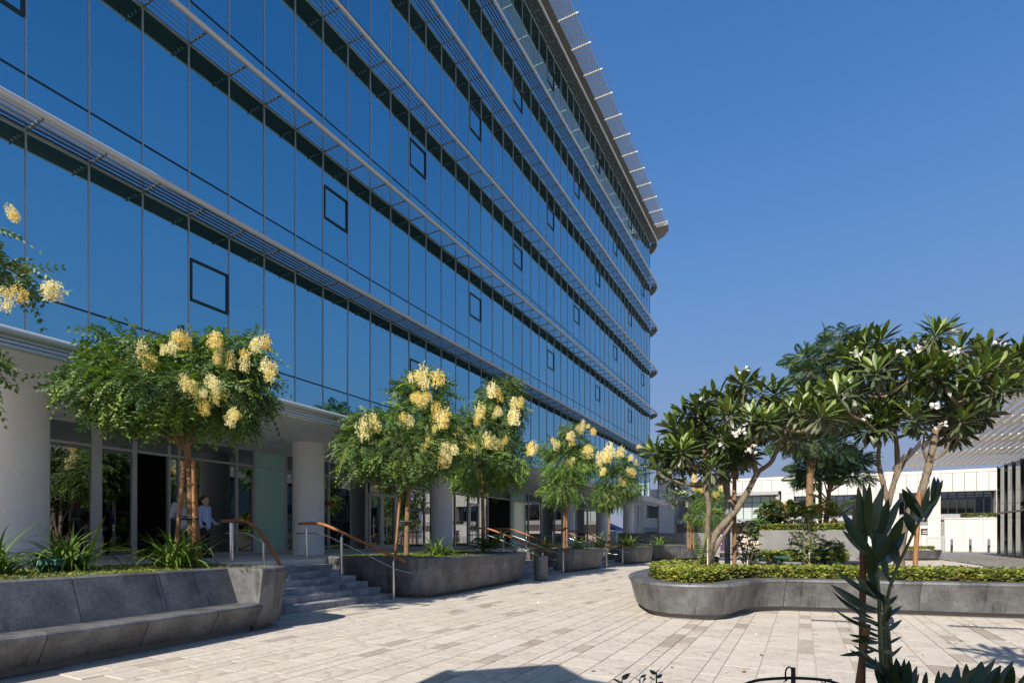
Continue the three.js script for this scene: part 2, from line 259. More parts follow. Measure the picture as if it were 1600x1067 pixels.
// ------------------------------------------------------------------ glass office building
const FX = -14.9, BAY = 1.2, Z0 = -5.78 + 3 * 1.2, NB = 49, LV = (k) => 10.46 + 4.71 * (k - 1), ZEND = Z0 - NB * BAY;
{
  const b = thing('office_building', 'tall blue mirror glass office building with rows of louvred sun shades', 'building', [FX, 0, -32]);
  const L = (x, y, z) => [x - FX, y, z + 32];
  const R = 3, arcN = 6, cx = FX - R;                                // far corner is rounded
  const arc = (d, i) => { const p = i / arcN * Math.PI / 2; return [cx + (R + d) * Math.cos(p), ZEND - (R + d) * Math.sin(p), p]; };
  const r = RNG(77);
  const top = 36.2, paneList = [];
  for (let k = 0; k <= 6; k++) {
    const y0 = k ? LV(k) : 5.75, yt = y0 + 1.22, y1 = k < 6 ? LV(k + 1) : top;
    for (let i = 0; i < NB; i++) { const zc = Z0 - (i + .5) * BAY, d = -FX * SN - zc * CS; for (const [a, c] of [[y0, yt], [yt, y1]]) paneList.push({ zc, a, c, s: (c - a) / d / d * (i < 2 ? 0 : 1) }); }
  }
  paneList.sort((p, q) => q.s - p.s);
  const rest = [];
  paneList.forEach((p, i) => {
    const g = box(.03, p.c - p.a - .025, BAY - .014), tilt = (r() - .5) * .009, roll = (r() - .5) * .009;
    if (i < 300) { const m = mesh('pane', g, mirror[Math.floor(r() * 4)], b); m.position.set(0, (p.a + p.c) / 2, p.zc + 32); m.rotation.set(0, tilt, roll); }
    else { const q = g.clone().applyMatrix4(new THREE.Matrix4().compose(V3(0, (p.a + p.c) / 2, p.zc + 32), new THREE.Quaternion().setFromEuler(new THREE.Euler(0, tilt, roll)), V3(1, 1, 1))); rest.push(q); }
  });
  for (let q = 0; q < 4; q++) { const m = mesh('panes', mergeGeometries(rest.filter((_, i) => i % 4 === q)), mirror[q], b); m.userData.kind = 'stuff'; }
  const curved = [];
  for (let i = 0; i < arcN; i++) { const [x0, z0, p0] = arc(0, i), [x1, z1] = arc(0, i + 1); for (let k = 0; k <= 6; k++) { const y0 = k ? LV(k) : 5.75, y1 = k < 6 ? LV(k + 1) : top; const g = new THREE.BoxGeometry(.03, y1 - y0 - .04, Math.hypot(x1 - x0, z1 - z0) - .01); g.rotateY(-(p0 + Math.PI / 4 / arcN) * -1); g.translate((x0 + x1) / 2 - FX, (y0 + y1) / 2, (z0 + z1) / 2 + 32); curved.push(g); } }
  mesh('corner_panes', mergeGeometries(curved), mirror[0], b).userData.kind = 'stuff';
  // body behind the glass
  span('body', FX - .06 - FX, FX - 26 - FX, 5.5, top - .2, Z0 + 32, ZEND + 32, M.darkFrame, b);
  span('body_end', -R - .05, -26, 5.5, top - .2, ZEND + 32, ZEND - R + 32.05, M.darkFrame, b);
  const mg = box(.07, top - 5.5, .028, .005);
  for (let i = 0; i <= NB; i++) { const m = mesh('mullion', mg, M.mull, b); m.position.set(.012, (top + 5.5) / 2, Z0 - i * BAY + 32); }
  for (let k = 0; k <= 6; k++) {
    const y0 = k ? LV(k) : 5.75;
    span('transom', -.02, .03, y0 + 1.2, y0 + 1.24, Z0 + 32, ZEND + 32, M.darkFrame, b);
    if (k) span('transom', -.02, .04, y0 - .03, y0 + .03, Z0 + 32, ZEND + 32, M.mull, b);
  }
  // opening lights: dark frames in some upper panes  [level, bay counted from the left frame edge]
  const lights = []; for (let k = 0; k <= 5; k++) for (let i = (6 + 4 * k) % 8; i < NB; i += 8) lights.push([k, i]);
  for (const [k, i] of lights) {
    const y1 = k ? LV(k) + 4.71 : LV(1), w = part('window', b), zc = Z0 - (i + .5) * BAY + 32, ya = y1 - 2.25, yb = y1 - 1.15;
    w.position.set(.03, 0, zc);
    for (const y of [ya, yb]) span('frame_rail', -.02, .035, y - .025, y + .025, -.57, .57, M.darkFrame, w);
    for (const z of [-.545, .545]) span('frame_stile', -.02, .034, ya + .025, yb - .025, z - .025, z + .025, M.darkFrame, w);
  }
  // sun shades: tube on brackets with tilted blades, carried round the far corner
  const ringPath = (d) => { const pts = [V3(FX + d, 0, Z0 + .05)]; for (let i = 0; i < 24; i++) pts.push(V3(FX + d, 0, Z0 + (ZEND - Z0) * (i + 1) / 24)); for (let i = 1; i <= arcN; i++) { const [x, z] = arc(d, i); pts.push(V3(x, 0, z)); } pts.push(V3(arc(d, arcN)[0] - 3, 0, arc(d, arcN)[1])); return pts.map((p) => V3(p.x - FX, 0, p.z + 32)); };
  const tubeG = new THREE.TubeGeometry(new THREE.CatmullRomCurve3(ringPath(.78), false, 'centripetal'), 90, .078, 10);
  const bladeGs = [.17, .32, .47, .62].map((d) => { // inclined strip: top edge towards the glass
    const pts = ringPath(d).map((p) => p), pos = [], idx = [], w = .075;
    const c = new THREE.CatmullRomCurve3(pts, false, 'centripetal'), n = 90;
    for (let i = 0; i <= n; i++) { const p = c.getPointAt(i / n), t = c.getTangentAt(i / n), o = V3(-t.z, 0, t.x); const q = 0.006; for (const [a, y] of [[w, -w], [w + q, -w + q], [-w + q, w + q], [-w, w]]) pos.push(p.x + o.x * a, y, p.z + o.z * a); }
    for (let i = 0; i < n; i++) for (let j = 0; j < 4; j++) { const a = i * 4 + j, e = i * 4 + (j + 1) % 4; idx.push(a, a + 4, e, e, a + 4, e + 4); }
    const g = new THREE.BufferGeometry(); g.setAttribute('position', new THREE.Float32BufferAttribute(pos, 3)); g.setIndex(idx); return toCreasedNormals(g.toNonIndexed(), .5);
  });
  const brG = (() => { const a = new THREE.BoxGeometry(.74, .045, .02); a.translate(.39, -.075, 0); const s = []; for (const d of [.25, .40, .55]) { const e = new THREE.CylinderGeometry(.028, .028, .05, 8); e.rotateX(Math.PI / 2); e.translate(d, -.07, .02); s.push(e); } return [a, mergeGeometries(s)]; })();
  for (let k = 1; k <= 6; k++) {
    const s = part('sun_shade', b); s.position.y = LV(k) + .06;
    const tu = mesh('tube', tubeG, M.louvre, s); tu.position.y = .03;
    for (const g of bladeGs) mesh('blade', g, M.blade, s);
    for (let i = 0; i <= NB; i++) { mesh('bracket', brG[0], M.arm, s).position.set(.02, 0, Z0 - i * BAY + 32); const c = mesh('blade_caps', brG[1], M.bracket, s); c.position.set(.02, 0, Z0 - i * BAY + 32); c.userData.kind = 'stuff'; }
    for (let i = 1; i < arcN; i += 2) { const [x, z, p] = arc(0, i), m = mesh('bracket', brG[0], M.arm, s); m.position.set(x - FX, 0, z + 32); m.rotation.y = p; }
  }
  // roof overhang: dark soffit strip, slender fins on brackets, outer rod
  const ro = part('roof_overhang', b); ro.position.y = 35.2;
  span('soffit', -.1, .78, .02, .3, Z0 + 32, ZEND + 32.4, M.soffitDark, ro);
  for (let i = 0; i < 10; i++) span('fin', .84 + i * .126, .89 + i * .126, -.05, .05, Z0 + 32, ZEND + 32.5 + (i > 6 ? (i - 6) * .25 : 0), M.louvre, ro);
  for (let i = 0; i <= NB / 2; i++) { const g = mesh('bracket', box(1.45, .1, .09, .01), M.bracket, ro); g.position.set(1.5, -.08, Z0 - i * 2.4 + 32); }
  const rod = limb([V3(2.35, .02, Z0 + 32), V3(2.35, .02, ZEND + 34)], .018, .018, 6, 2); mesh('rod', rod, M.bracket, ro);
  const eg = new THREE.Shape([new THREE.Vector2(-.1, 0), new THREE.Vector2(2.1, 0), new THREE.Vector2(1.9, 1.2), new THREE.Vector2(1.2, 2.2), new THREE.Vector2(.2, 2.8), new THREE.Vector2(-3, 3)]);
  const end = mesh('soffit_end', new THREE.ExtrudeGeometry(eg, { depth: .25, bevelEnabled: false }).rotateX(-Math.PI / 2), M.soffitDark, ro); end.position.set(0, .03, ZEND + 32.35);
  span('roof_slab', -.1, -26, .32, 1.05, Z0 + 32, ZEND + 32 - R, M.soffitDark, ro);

  // ground floor: canopy edge, soffit, round columns
  const cn = part('entrance_canopy', b);
  span('soffit', 1.62, -5.2, 5.22, 5.32, Z0 + 38.5, ZEND + 31, M.plaster, cn);
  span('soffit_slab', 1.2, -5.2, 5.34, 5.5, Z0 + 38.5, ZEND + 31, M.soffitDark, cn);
  const ct = limb([V3(1.7, 5.56, Z0 + 38.5), V3(1.7, 5.56, ZEND + 31)], .085, .085, 12, 2); mesh('tube', ct, M.louvre, cn);
  for (let i = 0; i < 3; i++) span('fascia_blade', 1.63 - i * .015, 1.71 - i * .02, 5.25 + i * .085, 5.31 + i * .085, Z0 + 38.5, ZEND + 31, M.louvre, cn);
  span('cover', .05, 1.62, 5.52, 5.56, Z0 + 38.5, ZEND + 31, M.louvre, cn);
  for (let i = 0; i < 7; i++) span('slot', -.6, 1.2, 5.212, 5.219, 0 + 32 - 10.9 - i * 8.78, 32 - 10.86 - i * 8.78, M.black, cn);
  const colG = new THREE.CylinderGeometry(.57, .57, 4.2, 40);
  for (const z of [-6.32, -15.1, -23.87, -41.43, -49.89, -58.69]) { const m = mesh('column', colG, M.plaster, b); m.position.set(-1.7, 1.05 + 2.09, z + 32); }
  // ground floor glazing, plane x = -19.4
  const gx = -19.4 - FX, sill = 1.09, head = 5.2, tr = 4.5, zz = (z) => z + 32;
  const cuts = [-2.4, -5.2, -7.99, -9.28, -10.38, -11.5, -11.85, -14.09, -14.85, -16.39, -16.82, -18.78, -21.28, -22.37, -23.6, -26.1, -26.79, -29.29, -30.87, -32.17, -33.36, -36.79, -39.27, -39.84, -42.28, -45.11, -47.7, -50.4, -53.6, -57.0];
  for (let i = 0; i < cuts.length - 1; i++) {
    const a = cuts[i], c = cuts[i + 1], w = a - c, mid = (a + c) / 2, kind = i === 4 || i === 20 ? 'open' : i === 8 || i === 21 ? 'teal' : 'glass';
    if (kind === 'glass' || kind === 'open') mesh('transom_pane', box(.03, head - tr - .1, w - .06), shopGlass, b).position.set(gx, (head + tr) / 2, zz(mid));
    if (kind === 'glass') { const m = mesh('shop_pane', box(.03, tr - sill - .1, w - .06), shopGlass, b); m.position.set(gx, (sill + tr) / 2, zz(mid)); m.rotation.y = (r() - .5) * .004; }
    if (kind === 'teal') { mesh('frosted_panel', box(.05, tr - sill - .06, w - .05), M.teal, b).position.set(gx + .02, (sill + tr) / 2, zz(mid)); mesh('frosted_panel', box(.05, head - tr - .08, w - .05), M.teal, b).position.set(gx + .02, (head + tr) / 2, zz(mid)); }
    const thick = i === 3 ? .28 : [2, 4, 12, 14, 18].includes(i) ? .13 : .07;
    span('shop_mullion', gx - .06, gx + .09, sill - .04, head, zz(a) - thick / 2, zz(a) + thick / 2, M.alu, b);
  }
  span('shop_mullion', gx - .06, gx + .09, sill - .04, head, zz(-57) - .06, zz(-57) + .06, M.alu, b);
  span('shop_transom', gx - .05, gx + .075, tr - .04, tr + .04, zz(-2.4), zz(-57), M.alu, b);
  span('shop_sill', gx - .05, gx + .08, 1.052, 1.13, zz(-2.4), zz(-10.3), M.alu, b); span('shop_sill', gx - .05, gx + .08, 1.052, 1.13, zz(-11.5), zz(-33.3), M.alu, b); span('shop_sill', gx - .05, gx + .08, 1.052, 1.13, zz(-36.8), zz(-57), M.alu, b);
  span('head_beam', gx - .2, gx + .1, 5.12, 5.215, zz(-2.4), zz(-57), M.alu, b);
  for (const [a, c] of [[-21.45, -22.37], [-22.45, -23.5], [-30.95, -32.1]]) {                // doors
    const d = part('door', b); d.position.set(gx + .05, 0, zz((a + c) / 2)); const w = Math.abs(a - c) - .05;
    for (const s of [-1, 1]) span('stile', -.03, .06, 1.1, 3.95, s * w / 2 - .07, s * w / 2 + .07, M.alu, d);
    span('rail', -.03, .055, 3.8, 3.95, -w / 2, w / 2, M.alu, d); span('rail', -.03, .055, 1.1, 1.32, -w / 2, w / 2, M.alu, d);
    const h = limb([V3(.12, 1.7, w / 2 - .2), V3(.12, 2.7, w / 2 - .2)], .018, .018, 8, 1); mesh('pull_handle', h, M.steel, d);
  }
  // rooms behind the open doorways
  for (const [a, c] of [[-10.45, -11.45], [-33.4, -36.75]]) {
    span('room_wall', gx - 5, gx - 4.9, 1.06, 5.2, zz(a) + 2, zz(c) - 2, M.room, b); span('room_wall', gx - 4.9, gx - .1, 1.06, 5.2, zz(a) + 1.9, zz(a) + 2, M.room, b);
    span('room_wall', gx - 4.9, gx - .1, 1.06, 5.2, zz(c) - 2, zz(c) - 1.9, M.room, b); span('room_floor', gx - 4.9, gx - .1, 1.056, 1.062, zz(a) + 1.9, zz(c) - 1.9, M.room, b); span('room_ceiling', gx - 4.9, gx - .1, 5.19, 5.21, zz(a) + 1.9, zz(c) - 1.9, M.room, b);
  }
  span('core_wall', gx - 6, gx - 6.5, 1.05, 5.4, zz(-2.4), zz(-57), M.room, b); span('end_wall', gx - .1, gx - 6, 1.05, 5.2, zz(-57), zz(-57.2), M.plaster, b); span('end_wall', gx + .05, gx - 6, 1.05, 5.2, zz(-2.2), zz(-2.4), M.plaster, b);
  span('underside', gx - .2, gx - 20, 5.25, 5.45, Z0 + 32, ZEND + 31, M.plaster, b);
  // small alarm bell beside the door
  const bell = mesh('alarm_bell', new THREE.CylinderGeometry(.1, .1, .08, 16).rotateZ(Math.PI / 2), std({ color: lin(.35, .03, .025), roughness: .4 }), b); bell.position.set(gx + .14, 3.25, zz(-18.78));
}
// ------------------------------------------------------------------ planters, stairs, rails
const BLOCK = [[-.17, .11], [-.03, 1.05], [-.035, 1.09], [-.06, 1.12], [-.10, 1.13], [-.30, 1.13], [-.34, 1.10], [-.34, .6], [-.5, .11]];
const TOE = [[-.32, 0], [-.32, .115], [-.5, .115], [-.5, 0]];
const LOW = [[-.19, .12], [-.05, .63], [0, .70], [-.015, .735], [-.05, .752], [-.10, .757], [-.46, .75], [-.50, .72], [-.50, .4], [-.56, .12]];
function stonePlanter(name, label, path, prof, cuts, inner, soilY, group) {
  const c = path.reduce((s, p) => s.add(p), new THREE.Vector2()).multiplyScalar(1 / path.length), t = thing(name, label, 'planter', [c.x, 0, c.y], group);
  const shift = (g) => g.translate(-c.x, 0, -c.y);
  let L = 0; for (let i = 1; i < path.length; i++) L += path[i].distanceTo(path[i - 1]);
  const s = [0, ...cuts.filter((x) => x < L - .3), L];
  for (let i = 0; i < s.length - 1; i++) mesh('stone_panel', shift(sweep(path, prof, s[i] + (i ? .006 : 0), s[i + 1] - (i < s.length - 2 ? .006 : 0), i * 1.37)), M.stone, t);
  mesh('plinth', shift(sweep(path, TOE)), M.toe, t);
  mesh('soil', shift(flat([...offsetPath(path, inner), ...(stonePlanter.close ?? [])], soilY)), M.soil, t);
  return t;
}
// leaf tufts for hedges and ground cover
function leafTuft(n, len, wid, seed, up = .6) {
  const r = RNG(seed), pos = [], nor = [];
  for (let i = 0; i < n; i++) {
    const a = r() * 6.283, e = up * (.2 + r()), d = V3(Math.cos(a) * Math.cos(e), Math.sin(e), Math.sin(a) * Math.cos(e)), s = V3(-Math.sin(a), 0, Math.cos(a)).applyAxisAngle(d, (r() - .5) * 1.4), l = len * (.7 + r() * .6), w = wid * (.7 + r() * .6), o = V3((r() - .5), (r()) * .5, (r() - .5)).multiplyScalar(len * .8);
    const p0 = o, p1 = o.clone().addScaledVector(d, l * .5).addScaledVector(s, w), p2 = o.clone().addScaledVector(d, l), p3 = o.clone().addScaledVector(d, l * .5).addScaledVector(s, -w);
    p2.y -= l * .15;
    for (const p of [p0, p1, p2, p0, p2, p3]) pos.push(p.x, p.y, p.z);
  }
  const g = new THREE.BufferGeometry(); g.setAttribute('position', new THREE.Float32BufferAttribute(pos, 3)); g.computeVertexNormals(); return g;
}
const leafMat = (o) => phy({ color: 0xffffff, roughness: .55, transmission: .28, thickness: 0, side: THREE.DoubleSide, ...o });
const coverMat = leafMat({ roughness: .6 });
function hedge(name, label, poly, y0, y1, dens, seed, cols, geo, scale = 1, category = 'hedge') {
  const r = RNG(seed), mats = [], cs = []; let x0 = 1e9, x1 = -1e9, z0 = 1e9, z1 = -1e9; for (const p of poly) { x0 = Math.min(x0, p.x); x1 = Math.max(x1, p.x); z0 = Math.min(z0, p.y); z1 = Math.max(z1, p.y); }
  const q = new THREE.Quaternion(), e = new THREE.Euler(), n = Math.round((x1 - x0) * (z1 - z0) * dens);
  const put = (x, y, z, s) => { e.set((r() - .5) * .7, r() * 6.28, (r() - .5) * .7); q.setFromEuler(e); mats.push(new THREE.Matrix4().compose(V3(x, y, z), q, V3(s, s * (.8 + r() * .5), s))); const k = n16(x * .05, z * .05), c = cols[Math.floor(r() * cols.length)].clone(); c.multiplyScalar(.75 + k * .5); cs.push(c); };
  for (let i = 0; i < n; i++) { const x = x0 + r() * (x1 - x0), z = z0 + r() * (z1 - z0); if (inside(x, z, poly)) put(x, y1 - .06 - r() * .05 + (fbm(x * .13, z * .13) - .5) * .16 * (y1 - y0), z, scale * (.7 + r() * .6)); }
  if (y1 - y0 > .15) for (let i = 0; i < poly.length; i++) { const a = poly[i], b = poly[(i + 1) % poly.length], l = a.distanceTo(b), m = Math.round(l * dens * (y1 - y0) * 1.3); for (let j = 0; j < m; j++) { const t = r(); put(a.x + (b.x - a.x) * t + (r() - .5) * .1, y0 + Math.pow(r(), .8) * (y1 - y0) * .92, a.y + (b.y - a.y) * t + (r() - .5) * .1, scale * (.6 + r() * .6)); } }
  const h = inst(name, geo, coverMat, mats, cs); tag(h, label, category); return h;
}
const tuftA = leafTuft(9, .075, .02, 3), tuftB = leafTuft(8, .055, .009, 4, 1.0);
const limeCols = [lin(.22, .28, .025), lin(.28, .33, .03), lin(.16, .23, .025), lin(.33, .33, .04), lin(.11, .17, .02), lin(.24, .20, .04)];
const grassCols = [lin(.16, .22, .02), lin(.22, .26, .03), lin(.10, .16, .02), lin(.32, .30, .07)];

// bench planter on the left
{
  const front = outline([[-8.1, .5], [-8.17, -3.2, 1], [-8.36, -5.6, 1], [-8.5, -6.72]]);
  const t = thing('bench_planter', 'long dark stone planter with a built-in bench at the left', 'planter', [-10, 0, -4]);
  const sh = (g) => g.translate(10, 0, 4);
  const SEAT = [[-.22, .11], [-.03, .40], [0, .46], [-.012, .495], [-.05, .515], [-.12, .52], [-.56, .505], [-.56, .11]], BACK = [[-.575, .50], [-.80, 1.07], [-.81, 1.11], [-.85, 1.13], [-1.05, 1.13], [-1.08, 1.10], [-1.08, .50]];
  const cutSeat = [1.1, 2.5, 3.9, 5.15, 6.3], cutBack = [1.6, 3.0, 4.6, 5.85];
  const go = (name, prof, cuts) => { const s = [0, ...cuts, 7.24]; for (let i = 0; i < s.length - 1; i++) mesh(name, sh(sweep(front, prof, s[i] + .006, s[i + 1] - .006, i * 1.7)), M.stone, t); };
  go('seat_panel', SEAT, cutSeat); go('backrest_panel', BACK, cutBack);
  const wrap = outline([[-8.5, -6.72], [-8.66, -7.62, .55], [-9.6, -7.7], [-12.62, -7.75]]);
  mesh('end_panel', sh(sweep(wrap, [...BLOCK.slice(0, 5), [-1.04, 1.13], [-1.08, 1.10], [-1.08, .11]], .008, .36)), M.stone, t);
  for (const [a, b] of [[.364, 2.1], [2.112, 4.4]]) mesh('end_panel', sh(sweep(wrap, BLOCK, a, b, a * 2)), M.stone, t);
  mesh('plinth', sh(sweep(front, TOE)), M.toe, t); mesh('plinth', sh(sweep(wrap, TOE, .1)), M.toe, t);
  const bed = [...offsetPath(front, -1.0), ...offsetPath(wrap, -.3), new THREE.Vector2(-12.68, -7.5), new THREE.Vector2(-12.68, .5)];
  mesh('soil', sh(flat(bed, 1.06)), M.soil, t);
  hedge('ground_cover', 'low lime green ground cover on the bench planter', bed, 1.06, 1.15, 1100, 21, grassCols, tuftB, .8, 'ground cover').userData.kind = 'stuff';
}
const COVER = [];
function sidePlanter(label, coverLabel, pts, cuts, dens, seed) {
  const p = outline(pts);
  const t = stonePlanter('stone_planter', label, p, BLOCK, cuts, -.3, 1.05, 'dark stone planters along the terrace');
  const bed = offsetPath(p, -.32); hedge('ground_cover', coverLabel, bed, 1.05, 1.16, dens * 3, seed, grassCols, tuftB, 1.0, 'ground cover').userData.kind = 'stuff';
  return t;
}
sidePlanter('dark stone planter with rounded corner right of the near staircase', 'green ground cover on the planter right of the near staircase', [[-12.62, -12.2], [-9.5, -12.15, .1], [-8.95, -12.4, .8], [-8.9, -13.4, .8], [-9.12, -16, 1], [-9.32, -19.3, .35], [-12.62, -19.45]], [2.2, 5.2, 8.3], 160, 31);
sidePlanter('dark stone planter between the litter bin and the third staircase', 'green ground cover on the planter behind the litter bin', [[-12.62, -24.35], [-10.2, -24.3, .2], [-9.75, -24.9, .5], [-9.6, -29.5, .3], [-12.62, -29.6]], [3.4, 6.2], 110, 32);
sidePlanter('dark stone planter beyond the farthest staircase', 'green ground cover on the planter beyond the farthest staircase', [[-12.62, -34.2], [-9.9, -34.1, .3], [-9.4, -34.8, .4], [-9.0, -38.2, .4], [-9.5, -39.6, .3], [-12.62, -39.7]], [3.3, 6.4], 90, 33);
sidePlanter('farthest dark stone planter bending out towards the white building', 'green ground cover on the farthest bending planter', [[-13.5, -40.6], [-9.6, -40.7, .3], [-8.4, -42.9, 1], [-7.0, -45.0, .6], [-7.6, -46.8, .5], [-13.5, -47.5]], [4.2, 6.8], 80, 34);

function stairs(label, z0, z1) {
  const t = thing('staircase', label, 'staircase', [-11.3, 0, (z0 + z1) / 2], 'staircases up to the terrace');
  for (let i = 0; i < 6; i++) spanM('step', -10.0 - .45 * i + 11.3, -10.0 - .45 * (i + 1) + 11.27, 0.001 + (i ? .15 * i - .05 : 0), .15 * (i + 1), -(z0 - z1) / 2, (z0 - z1) / 2, M.step, t);
  spanM('top_kerb', -12.7 + 11.3, -13.05 + 11.3, 1.052, 1.062, -(z0 - z1) / 2, (z0 - z1) / 2, M.terrace, t);
}
stairs('near wide grey stone staircase between bench planter and rounded planter', -7.7, -12.05);
stairs('grey stone staircase behind the dark litter bin', -19.5, -24.2);
stairs('distant grey stone staircase between the last two dark planters', -29.7, -34.0);

function rail(label, z, x1 = -9.5, posts = [-13.15, -11.75, -9.85]) {
  const t = thing('handrail', label, 'handrail', [-11.5, 0, z], 'stair handrails'), h = (x) => x < -12.6 ? 2.1 : 2.1 - (x + 12.6) * .345;
  const P = (x, dy = 0) => V3(x + 11.5, h(x) + dy, 0);
  mesh('wooden_rail', limb([P(-13.55), P(-12.75), P(-12.45), P(-11), P(x1)], .042, .042, 10, 6), M.wood, t);
  mesh('steel_rail', limb([P(-13.65, -.3), P(-12.75, -.3), P(-12.45, -.3), P(-11, -.3), P(x1 - .15, -.3), V3(x1 + 11.75, h(x1) - .3, 0)], .024, .024, 8, 6), M.steel, t);
  for (const x of posts) { const y0 = x < -12.7 ? 1.06 : Math.max(0, .15 * Math.ceil((-10 - x) / .45)); mesh('post', limb([V3(x + 11.5, y0, .06), V3(x + 11.5, h(x) - .12, .06)], .042, .042, 10, 1), M.steel, t); mesh('post_pin', limb([V3(x + 11.5, h(x) - .13, .06), V3(x + 11.5, h(x) - .02, .01)], .016, .016, 6, 1), M.steel, t); mesh('rail_arm', limb([V3(x + 11.5, h(x) - .38, .06), V3(x + 11.5, h(x) - .3, 0)], .012, .012, 6, 1), M.steel, t); }
  return t;
}
rail('orange wooden handrail with steel rail beside the rounded planter', -11.95);
rail('wooden handrail in the middle of the stairs behind the litter bin', -21.7);
rail('wooden handrail with long steel rail behind the litter bin', -24.0);
rail('distant wooden handrail on the left of the farthest stairs', -30.4);
rail('distant wooden handrail ending beside the farthest stone planter', -33.6);
{ // curved rail at the bench planter
  const t = thing('handrail', 'dark brown handrail curving down behind the bench planter end', 'handrail', [-12, 0, -9.4], 'stair handrails');
  const q = (px, py) => { const a = (px - 800) / FOCAL, p = at(px, py, 9.4 / (CS + a * SN)); return V3(p.x + 12, p.y, 0); };
  mesh('wooden_rail', limb([q(345, 814), q(370, 814), q(384, 815), q(400, 826), q(412, 840), q(424, 858), q(438, 884)], .045, .045, 10, 6), M.wood, t);
  mesh('steel_rail', limb([q(352, 833), q(375, 832), q(388, 834), q(402, 842), q(412, 848)], .022, .022, 8, 6), M.steel, t);
  for (const [px, y] of [[362, 817], [412, 848]]) { const a = q(px, y); mesh('post', limb([V3(a.x, px < 400 ? 1.06 : .9, 0.01), V3(a.x, a.y, 0.01)], px < 400 ? .055 : .03, px < 400 ? .055 : .03, 10, 1), M.steel, t); }
}
{ // litter bin
  const t = thing('litter_bin', 'dark cylindrical litter bin in front of the second staircase', 'bin', [-9.13, 0, -19.9]);
  mesh('body', new THREE.LatheGeometry([[0, .02], [.25, .02], [.26, .05], [.275, .9], [.265, .95], [.22, .95], [.20, .90], [.19, .55], [0, .55]].map((p) => new THREE.Vector2(...p)), 32), M.stone, t);
  mesh('base', new THREE.CylinderGeometry(.23, .23, .02, 24).translate(0, .01, 0), M.black, t);
}

// big sinuous planter on the right
const RP = outline([[-3.2, -20.5], [-4.25, -17.6, 1.5], [-4.1, -14.0, 1.6], [-3.05, -11.75, 1.2], [-2.1, -11.35, .9], [-1.2, -11.8, .9], [-.95, -13.25, .8], [-.55, -13.85, .5], [.9, -14.15, 1], [3.2, -14.55, 1], [6.5, -15.3, 1], [11, -16.4]]);
{
  const t = stonePlanter('stone_planter', 'large sinuous dark stone planter with a bulging rounded end', RP, LOW, [2.6, 5.4, 8.9, 10.95, 13.3, 15.9, 18.3, 20.8, 23.3], -.45, .70);
}
const RPbed = [...offsetPath(RP, -.5), new THREE.Vector2(11, -21), new THREE.Vector2(-2.5, -21)];
struct('planting_bed', flat([...offsetPath(RP, -.45), new THREE.Vector2(11, -21.2), new THREE.Vector2(-2.8, -21.2)], .705), M.soil, 'soil of the big planting bed on the right');
hedge('low_hedge', 'low clipped lime green hedge filling the big right planter', [...offsetPath(RP, -.62), new THREE.Vector2(11, -16.9), new THREE.Vector2(5, -16.6), new THREE.Vector2(2, -16.1), new THREE.Vector2(-.4, -15.4), new THREE.Vector2(-1.2, -14.9), new THREE.Vector2(-2.5, -15.6), new THREE.Vector2(-3, -20)], .70, 1.0, 330, 41, limeCols, tuftA, 1).userData.kind = 'stuff';

// second planter behind with a tall grey wall
const RP2 = outline([[-1.9, -27.5], [-2.15, -24.3, .5], [-1.6, -23.7, .5], [1.7, -23.9, .4], [2.0, -25.5, .3], [2.0, -27.2]]);
stonePlanter('stone_planter', 'low stone planter edge in front of the grey retaining wall', RP2, LOW, [4, 7, 10], -.45, .68);
hedge('low_hedge', 'low green hedge at the foot of the grey retaining wall', [...offsetPath(RP2, -.55), new THREE.Vector2(1.6, -26.4), new THREE.Vector2(-1.8, -26.4)], .68, 1.12, 170, 42, limeCols, tuftA, 1.3).userData.kind = 'stuff';
{
  const t = thing('retaining_wall', 'tall smooth grey retaining wall under the cycads', 'wall', [1, 0, -26.6]);
  for (let i = 0; i < 2; i++) spanM('wall_panel', -2.7 + i * 1.95, -2.7 + i * 1.95 + 1.942, 0, 2.0, -.15, .15, M.conc, t);
  spanM('wall_return', -2.7, -2.4, 0, 2.0, -.16, -9, M.conc, t);
  spanM('wall_return', .9, 1.2, 0, 2.0, -.16, -9, M.conc, t); spanM('soil', -2.4, .88, 1.7, 1.85, -.16, -9, M.soil, t);
}
hedge('low_hedge', 'green hedge along the top of the grey retaining wall', [[-1.6, -26.8], [1.9, -26.8], [1.9, -28.2], [-1.6, -28.2]].map((p) => new THREE.Vector2(...p)), 1.85, 2.25, 170, 43, limeCols.map((c) => c.clone().multiplyScalar(.8)), tuftA, 1.3).userData.kind = 'stuff';
{ // dark planter in the shade at the right
  const p = outline([[4, -49.2], [4.1, -47.3, .5], [8.3, -51.2, .4], [9.3, -51.9, .4], [9.5, -53.5]]);
  stonePlanter('stone_planter', 'dark planter in front of the distant white entrance', p, LOW, [3, 5], -.45, .70);
  hedge('low_hedge', 'dark green hedge in the planter before the white entrance', offsetPath(p, -.55), .7, 1.0, 60, 44, limeCols, tuftA, 1.6).userData.kind = 'stuff';
}
